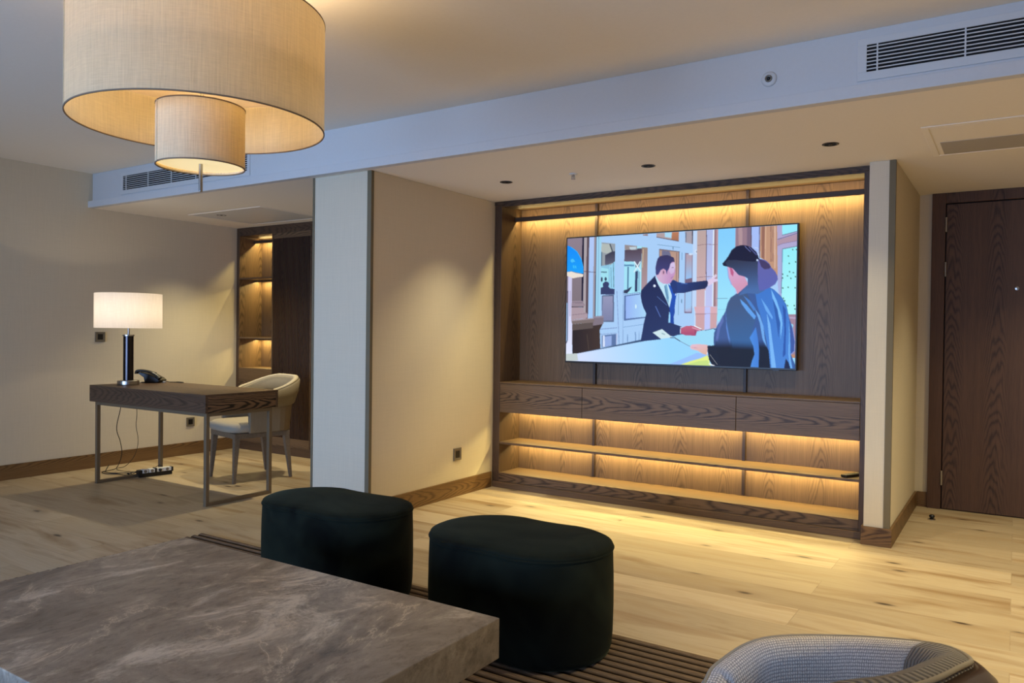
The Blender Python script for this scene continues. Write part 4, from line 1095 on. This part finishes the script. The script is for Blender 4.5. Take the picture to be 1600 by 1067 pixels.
# ------------------------------------------------------------------ tub chair at the desk
def mkchair():
    ch = thing('desk_chair', 'taupe upholstered tub chair with tapered wooden legs at the desk', 'chair', (-5.215, 4.10, 0))
    rx_ = Vector((0.973, -0.225, 0)); fr_ = Vector((-0.225, -0.973, 0)); c0 = Vector((-5.19, 4.09, 0))
    W = lambda s_, t_, z: c0 + rx_ * s_ + fr_ * t_ + Vector((0, 0, z))
    def taper(sa, ta, sb, tb, z1, w1, w0):
        bm = NB()
        top = [W(sa + dx_ * w1, ta + dy_ * w1, z1) for dx_, dy_ in ((-1, -1), (1, -1), (1, 1), (-1, 1))]
        bot = [W(sb + dx_ * w0, tb + dy_ * w0, 0.0) for dx_, dy_ in ((-1, -1), (1, -1), (1, 1), (-1, 1))]
        return loft(bm, [bot, top])
    for (sa, ta, sb, tb) in ((-0.20, 0.20, -0.215, 0.225), (0.20, 0.20, 0.215, 0.225), (-0.20, -0.21, -0.215, -0.25), (0.20, -0.21, 0.215, -0.25)):
        obj('leg', taper(sa, ta, sb, tb, 0.37, 0.023, 0.011), M_chairleg, ch, bevel=0.003)
    bm = NB()
    for a in ((-0.225, 0.225, 0.195, 0.225), (-0.225, 0.225, -0.235, -0.205), (-0.225, -0.195, -0.205, 0.195), (0.195, 0.225, -0.205, 0.195)):
        vs = [(a[0], a[2]), (a[1], a[2]), (a[1], a[3]), (a[0], a[3])]
        loft(bm, [[W(*q, 0.345) for q in vs], [W(*q, 0.385) for q in vs]])
    obj('seat_rail', bm, M_chairleg, ch, bevel=0.002)
    # cushion: rounded square pad
    bm = NB()
    def sq(h, z, n=40, p=4.5, cy=0.01):
        out = []
        for k in range(n):
            a = 2 * PI * k / n; cc, ss = math.cos(a), math.sin(a)
            out.append(W(h * math.copysign(abs(cc) ** (2 / p), cc), cy + (h + 0.01) * math.copysign(abs(ss) ** (2 / p), ss), z))
        return out
    loft(bm, [sq(0.21, 0.386), sq(0.243, 0.395), sq(0.252, 0.42), sq(0.248, 0.448), sq(0.22, 0.465), sq(0.12, 0.472), sq(0.02, 0.474)])
    obj('seat', bm, M_light_fabric, ch, smooth=True)
    # U shaped shell: s,t path from the right arm front round the back to the left arm front
    def upath(r_side, r_back, front, m=16):
        P = [(r_side, front)]
        P += [(r_side, front - (front + 0.06) * k / 5) for k in range(1, 5)]
        for k in range(m + 1):
            a = -PI * k / m
            cc, ss = math.cos(a), math.sin(a)
            P.append((r_side * math.copysign(abs(cc) ** 0.72, cc), -0.06 + (r_back - 0.06) * math.copysign(abs(ss) ** 0.72, ss)))
        P += [(-r_side, -0.06 + (front + 0.06) * k / 5) for k in range(1, 6)]
        return P
    inn = upath(0.235, 0.262, 0.12); N = len(inn)
    def hz(i):    # height of the rim: low at the arms, high at the back
        u = 1 - abs(2 * i / (N - 1) - 1)
        u = min(1, u * 1.12)
        return 0.655 + 0.160 * (3 * u * u - 2 * u ** 3)
    def nrm(P, i):
        a = P[max(i - 1, 0)]; b = P[min(i + 1, N - 1)]
        dx_, dy_ = b[0] - a[0], b[1] - a[1]; L_ = math.hypot(dx_, dy_)
        return (-dy_ / L_, dx_ / L_) if False else (dy_ / L_, -dx_ / L_)
    def off(i, d, z):
        nx, ny = nrm(inn, i)
        if nx * inn[i][0] + ny * (inn[i][1] + 0.0) < 0: nx, ny = -nx, -ny
        return W(inn[i][0] + nx * d, inn[i][1] + ny * d, z)
    flare = lambda i, f: 0.065 * f * math.sin(PI * i / (N - 1))
    # body below the waist
    secs = []
    for i in range(N):
        zt = hz(i) - 0.16 * math.sin(PI * min(1, max(0, i / (N - 1)))) - 0.02
        secs.append([off(i, 0.0, 0.387), off(i, 0.03, 0.387), off(i, 0.034 + flare(i, 0.3), zt), off(i, 0.004 + flare(i, 0.3), zt)])
    obj('shell', loft(NB(), secs), M_taupe_leather, ch, smooth=False, bevel=0.004)
    # padded upper band
    secs = []
    for i in range(N):
        zt = hz(i); zb = zt - 0.17 * math.sin(PI * i / (N - 1)) - 0.05
        f0 = flare(i, 0.35); f1 = flare(i, 1.0)
        secs.append([off(i, -0.004 + f0, zb), off(i, 0.046 + f0, zb + 0.005), off(i, 0.052 + f1 * 0.8, (zb + zt) / 2), off(i, 0.050 + f1, zt - 0.02), off(i, 0.036 + f1, zt - 0.004), off(i, 0.018 + f1, zt), off(i, 0.0 + f1 * 0.9, zt - 0.006), off(i, -0.008 + f1 * 0.8, zt - 0.025), off(i, -0.010 + f0, (zb + zt) / 2)])
    obj('back_band', loft(NB(), secs), M_taupe_fabric, ch, smooth=True)
    # lighter inner lining and rim
    secs = []
    for i in range(N):
        zt = hz(i); zb = 0.46
        f1 = flare(i, 1.0)
        secs.append([off(i, -0.006, zb), off(i, -0.012 + f1 * 0.4, (zb + zt) / 2), off(i, -0.010 + f1 * 0.8, zt - 0.02), off(i, 0.004 + f1, zt - 0.006), off(i, 0.004 + f1 * 0.8, zt - 0.03), off(i, 0.0, zb)])
    obj('inner_lining', loft(NB(), secs), M_lining, ch, smooth=True)
    secs = []
    for i in range(N):
        zt = hz(i); f1 = flare(i, 1.0)
        secs.append([off(i, -0.006 + f1, zt - 0.010), off(i, 0.000 + f1, zt + 0.002), off(i, 0.014 + f1, zt + 0.008), off(i, 0.030 + f1, zt + 0.006), off(i, 0.040 + f1, zt - 0.004), off(i, 0.030 + f1, zt - 0.008), off(i, 0.010 + f1, zt - 0.010)])
    obj('padded_rim', loft(NB(), secs), M_rim, ch, smooth=True)
mkchair()

# ------------------------------------------------------------------ rug
bm = NB()
RX0, RX1, RY0, RY1 = -3.93, -0.62, -1.30, 2.788  # near end carried on unseen, added to soak up light bounced off the floor
per = 0.047
pts = []
y = RY1
prof = [(RY1, 0.0), (RY1, 0.004)]
nr = int((RY1 - RY0) / per)
for i in range(nr):
    for k in range(8):
        a = k / 8
        prof.append((RY1 - (i + a) * per, 0.0040 + 0.0100 * abs(math.sin(PI * a)) ** 0.8))
prof += [(RY1 - nr * per, 0.004), (RY1 - nr * per, 0.0)]
A_ = [bm.verts.new((RX0, a, z)) for a, z in prof]; B_ = [bm.verts.new((RX1, a, z)) for a, z in prof]
for i in range(len(prof) - 1): bm.faces.new((A_[i], B_[i], B_[i + 1], A_[i + 1]))
bm.faces.new(A_); bm.faces.new(list(reversed(B_)))
rug = obj('rug', bm, M_rug, None)
finish(rug, 'brown ribbed rug under the stone table and the two poufs', 'rug')

# ------------------------------------------------------------------ coffee table
ct = thing('coffee_table', 'low grey stone coffee table with thick top in the foreground', 'coffee table', (-1.92, 1.32, 0.012))
obj('tabletop', bx(-2.650, -1.197, 0.86, 1.792, 0.286, 0.400), M_stone, ct, bevel=0.0025)
obj('pedestal', bx(-2.33, -1.52, 1.05, 1.60, 0.0145, 0.286), M_stone, ct, bevel=0.004)

# ------------------------------------------------------------------ poufs
def pouf(lab, x0, x1, y0, y1, rot=0.0):
    p = thing('pouf', lab, 'pouf', ((x0 + x1) / 2, (y0 + y1) / 2, 0.012), group='dark green velvet poufs')
    cx, cy = (x0 + x1) / 2, (y0 + y1) / 2
    r_ = (y1 - y0) / 2; hl = (x1 - x0) / 2 - r_
    cr, sr = math.cos(rot), math.sin(rot)
    def ring(ins, z, waist=0.0):
        out = []
        n = 24
        R2 = r_ - ins
        for side in (1, -1):
            for k in range(n + 1):
                a = -PI / 2 + PI * k / n
                x = side * hl + side * R2 * math.cos(a); yv = side * R2 * math.sin(a)
                out.append((x, yv))
            for k in range(1, 6):
                u = k / 6
                yy = R2 - 0.012 * math.sin(PI * u)
                out.append((side * hl * (1 - 2 * u), side * yy))
        return [Vector((cx + cr * x - sr * yv, cy + sr * x + cr * yv, z)) for x, yv in out]
    H = 0.425
    body = [ring(0.06, 0.0145), ring(0.030, 0.017), ring(0.014, 0.026), ring(0.006, 0.05), ring(0.002, 0.10), ring(0.0, 0.20), ring(0.001, 0.30), ring(0.004, H - 0.035), ring(0.008, H - 0.022)]
    obj('body', loft(NB(), body), M_velvet, p, smooth=True)
    top = [ring(0.012, H - 0.022), ring(0.003, H - 0.017), ring(0.006, H - 0.008), ring(0.022, H - 0.001), ring(0.06, H + 0.004), ring(0.12, H + 0.008), ring(0.19, H + 0.010)]
    obj('seat_cushion', loft(NB(), top), M_velvet, p, smooth=True)
    pp = ring(0.004, H - 0.021)
    secs = []
    n = len(pp)
    for i in range(n):
        d_ = (pp[(i + 1) % n] - pp[i - 1]); d_.normalize(); nn = Vector((d_.y, -d_.x, 0))
        secs.append([pp[i] + 0.0045 * (math.cos(k * PI / 3) * nn + math.sin(k * PI / 3) * Vector((0, 0, 1))) for k in range(6)])
    obj('piping', loft(NB(), secs, cap=False, close_path=True), M_velvet, p, smooth=True)
pouf('dark green velvet oval pouf left of the other, before the pier', -2.965, -2.195, 2.285, 2.745)
pouf('dark green velvet oval pouf at the right corner of the stone table', -1.965, -1.215, 2.255, 2.765)

# ------------------------------------------------------------------ pendant lamp
PX, PY = -2.295, 1.603
pl = thing('pendant_lamp', 'large two tier cream linen drum pendant lamp hanging over the table', 'pendant lamp', (PX, PY, ZC))
ZB, ZT = 1.874, 2.240
def shade(name, r_, z0, z1, parent, seam_a, mat):
    bm = NB(); lathe(bm, [(r_, z0), (r_, z1)], c=(PX, PY), n=128)
    o = obj(name, bm, mat, parent, smooth=False)
    for p_ in o.data.polygons: p_.use_smooth = abs(p_.normal.z) < 0.5
    for za, zb_ in ((z0 - 0.002, z0 + 0.002), (z1 - 0.002, z1 + 0.002)):
        bm = NB()
        lathe(bm, [(r_ - 0.003, za), (r_ + 0.0012, za), (r_ + 0.0012, zb_), (r_ - 0.003, zb_)], c=(PX, PY), n=128, closed=True)
        ro = obj('shade_rim', bm, M_linen_rim, o, smooth=True)
    bm = NB(); a0 = math.radians(seam_a); da = 0.010 / r_
    pr = []
    for a in (a0, a0 + da):
        pr.append([Vector((PX + q * math.cos(a), PY + q * math.sin(a), z)) for q, z in ((r_ - 0.0005, z0), (r_ + 0.0015, z0), (r_ + 0.0015, z1), (r_ - 0.0005, z1))])
    obj('shade_seam', loft(bm, pr), mat, parent)
shade('outer_shade', 0.40, ZB, ZT, pl, 249, M_linen)
shade('inner_shade', 0.14, 1.738, 1.935, pl, 252, M_linen_in)
bm = NB(); lathe(bm, [(0, 1.748), (0.136, 1.748), (0.136, 1.752), (0, 1.752)], c=(PX, PY), n=64); obj('lower_diffuser', bm, M_diffuser, pl)
bm = NB(); lathe(bm, [(0, 2.050), (0.396, 2.050), (0.396, 2.054), (0, 2.054)], c=(PX, PY), n=96); obj('upper_plate', bm, M_shade_white, pl)
bm = NB(); lathe(bm, [(0, 1.655), (0.0055, 1.655), (0.0065, 1.658), (0.0065, 1.748), (0, 1.748)], c=(PX, PY), n=24); obj('finial_rod', bm, M_chrome, pl, smooth=False)
bm = NB(); lathe(bm, [(0, 2.05), (0.006, 2.05), (0.006, 2.47), (0.05, 2.472), (0.05, 2.49), (0, 2.49)], c=(PX, PY), n=24); obj('ceiling_stem', bm, M_chrome, pl)
bm = NB(); lathe(bm, [(0, 1.752), (0.006, 1.752), (0.006, 2.05), (0, 2.05)], c=(PX, PY), n=16); obj('centre_rod', bm, M_chrome, pl)
for k in range(3):
    a = k * 2 * PI / 3
    add_light('pendant_bulb', 'POINT', (PX + 0.07 * math.cos(a), PY + 0.07 * math.sin(a), 1.965), 1.15, (1.0, 0.70, 0.27), pl, shadow_soft_size=0.02)
add_light('pendant_uplight', 'AREA', (PX, PY, 2.225), 15.0, (1.0, 0.72, 0.42), pl, rot=(PI, 0, 0), shape='DISK', size=0.5)

# ------------------------------------------------------------------ lounge chair at the lower right corner
def lounge():
    lc = thing('lounge_chair', 'grey woven lounge chair with curved wooden rail at the bottom right', 'armchair', (-0.25, 1.3, 0))
    # rim line of the upholstery: arm end, far arm, round the back corner, up over the back
    crest = spline([(-0.545, 1.40, 0.41), (-0.519, 1.506, 0.50), (-0.506, 1.560, 0.530), (-0.436, 1.642, 0.570), (-0.284, 1.702, 0.590), (-0.119, 1.648, 0.630), (-0.052, 1.498, 0.670), (-0.063, 1.358, 0.700), (-0.099, 1.188, 0.730), (-0.17, 1.05, 0.745), (-0.30, 0.94, 0.70), (-0.46, 0.90, 0.62), (-0.60, 0.95, 0.53), (-0.66, 1.02, 0.44)], 8)
    N = len(crest)
    ctr = Vector((-0.36, 1.28, 0))
    def fr(i):
        a = crest[max(i - 1, 0)]; b = crest[min(i + 1, N - 1)]
        d_ = (b - a); d_.z = 0; d_.normalize()
        n_ = Vector((d_.y, -d_.x, 0))        # inward
        if n_.dot(ctr - Vector((crest[i].x, crest[i].y, 0))) < 0: n_ = -n_
        return n_
    up = Vector((0, 0, 1))
    L_ = [0.0]
    for i in range(1, N): L_.append(L_[-1] + (crest[i] - crest[i - 1]).length)
    def sheet(name, prof, mat, vs, closed=True, lo=0, hi=None):
        bm = NB(); uvl = bm.loops.layers.uv.new('UVMap')
        rings = []
        hi = N if hi is None else hi
        for i in range(lo, hi):
            n_ = fr(i); P = prof(i)
            rings.append([bm.verts.new(crest[i] + n_ * a + up * b) for a, b in P])
        m = len(rings[0])
        for i in range(lo, hi - 1):
            for k in range(m if closed else m - 1):
                k2 = (k + 1) % m
                f_ = bm.faces.new((rings[i - lo][k], rings[i - lo][k2], rings[i + 1 - lo][k2], rings[i + 1 - lo][k]))
                uvs = ((L_[i], vs[k]), (L_[i], vs[k + 1]), (L_[i + 1], vs[k + 1]), (L_[i + 1], vs[k]))
                for lp, uv_ in zip(f_.loops, uvs): lp[uvl].uv = uv_
        if closed:
            bm.faces.new(rings[0]); bm.faces.new(list(reversed(rings[-1])))
        return obj(name, bm, mat, lc, smooth=True)
    def zb(i, z): return z - crest[i].z
    pad = lambda i: [(0.0, -0.012), (0.010, -0.003), (0.028, 0.0), (0.050, -0.008), (0.066, -0.030), (0.075, -0.08), (0.085, zb(i, 0.40)), (0.03, zb(i, 0.40)), (0.004, -0.05)]
    sheet('inner_pad', pad, M_weave, [0, .01, .03, .055, .085, .14, .35, .4, .75, .79], hi=41)
    sheet('gathered_pad', pad, M_rib, [0, .01, .03, .055, .085, .14, .35, .4, .75, .79], lo=40)
    sheet('piping', lambda i: [(0.004 + 0.0045 * math.cos(a), -0.006 + 0.0045 * math.sin(a)) for a in (0, 1.05, 2.1, 3.14, 4.19, 5.24)], M_light_fabric, [0] * 8)
    sheet('wooden_rail', lambda i: [(-0.001, -0.012), (-0.016, -0.016), (-0.034, -0.032), (-0.040, -0.046), (-0.030, -0.056), (-0.002, -0.05)], M_chairwood, [0] * 8, lo=34)
    sheet('outer_shell', lambda i: [(-0.002, -0.05), (-0.028, -0.05), (-0.034, -0.062), (-0.022, zb(i, 0.28)), (-0.002, zb(i, 0.28))], M_chairout, [0] * 8, lo=34)
    sheet('outer_fabric', lambda i: [(-0.001, -0.012), (-0.012, -0.03), (-0.014, -0.08), (-0.012, zb(i, 0.28)), (-0.002, zb(i, 0.28))], M_weave, [0, .02, .07, .2, .21, .22], hi=35)
    # seat
    bm = NB()
    def rr(s_, z): return [Vector((ctr.x, ctr.y, 0)) + (Vector((crest[i].x, crest[i].y, 0)) + fr(i) * 0.055 - Vector((ctr.x, ctr.y, 0))) * s_ + up * z for i in range(0, N, 3)]
    loft(bm, [rr(0.98, 0.285), rr(1.0, 0.30), rr(1.0, 0.385), rr(0.96, 0.405), rr(0.80, 0.415), rr(0.3, 0.42)])
    obj('seat', bm, M_chairout, lc, smooth=True)
    bm = NB(); loft(bm, [rr(0.96, 0.26), rr(0.96, 0.284)]); obj('seat_frame', bm, M_chairwood, lc)
    for (x, y_) in ((-0.52, 1.42), (-0.16, 1.52), (-0.17, 1.12), (-0.55, 1.06)):
        bm = NB(); fl = 0.012 if x < -0.6 else 0.0
        lathe(bm, [(0, 0.0), (0.011, 0.0), (0.019, 0.26), (0, 0.26)], c=(x, y_), n=20)
        o = obj('leg', bm, M_chairwood, lc, smooth=False)
lounge()

# ------------------------------------------------------------------ door stop
ds = thing('door_stop', 'small round bronze door stop on the floor before the entrance door', 'door stop', (-0.444, 5.76, 0))
bm = NB(); lathe(bm, [(0, 0), (0.022, 0), (0.022, 0.006), (0.016, 0.008), (0, 0.008)], c=(-0.444, 5.76), n=28); obj('base', bm, M_chrome, ds, smooth=False)
bm = NB(); lathe(bm, [(0, 0.008), (0.010, 0.008), (0.010, 0.014), (0.016, 0.017), (0.017, 0.027), (0.011, 0.033), (0, 0.034)], c=(-0.444, 5.76), n=24); obj('bumper', bm, M_black, ds, smooth=True)
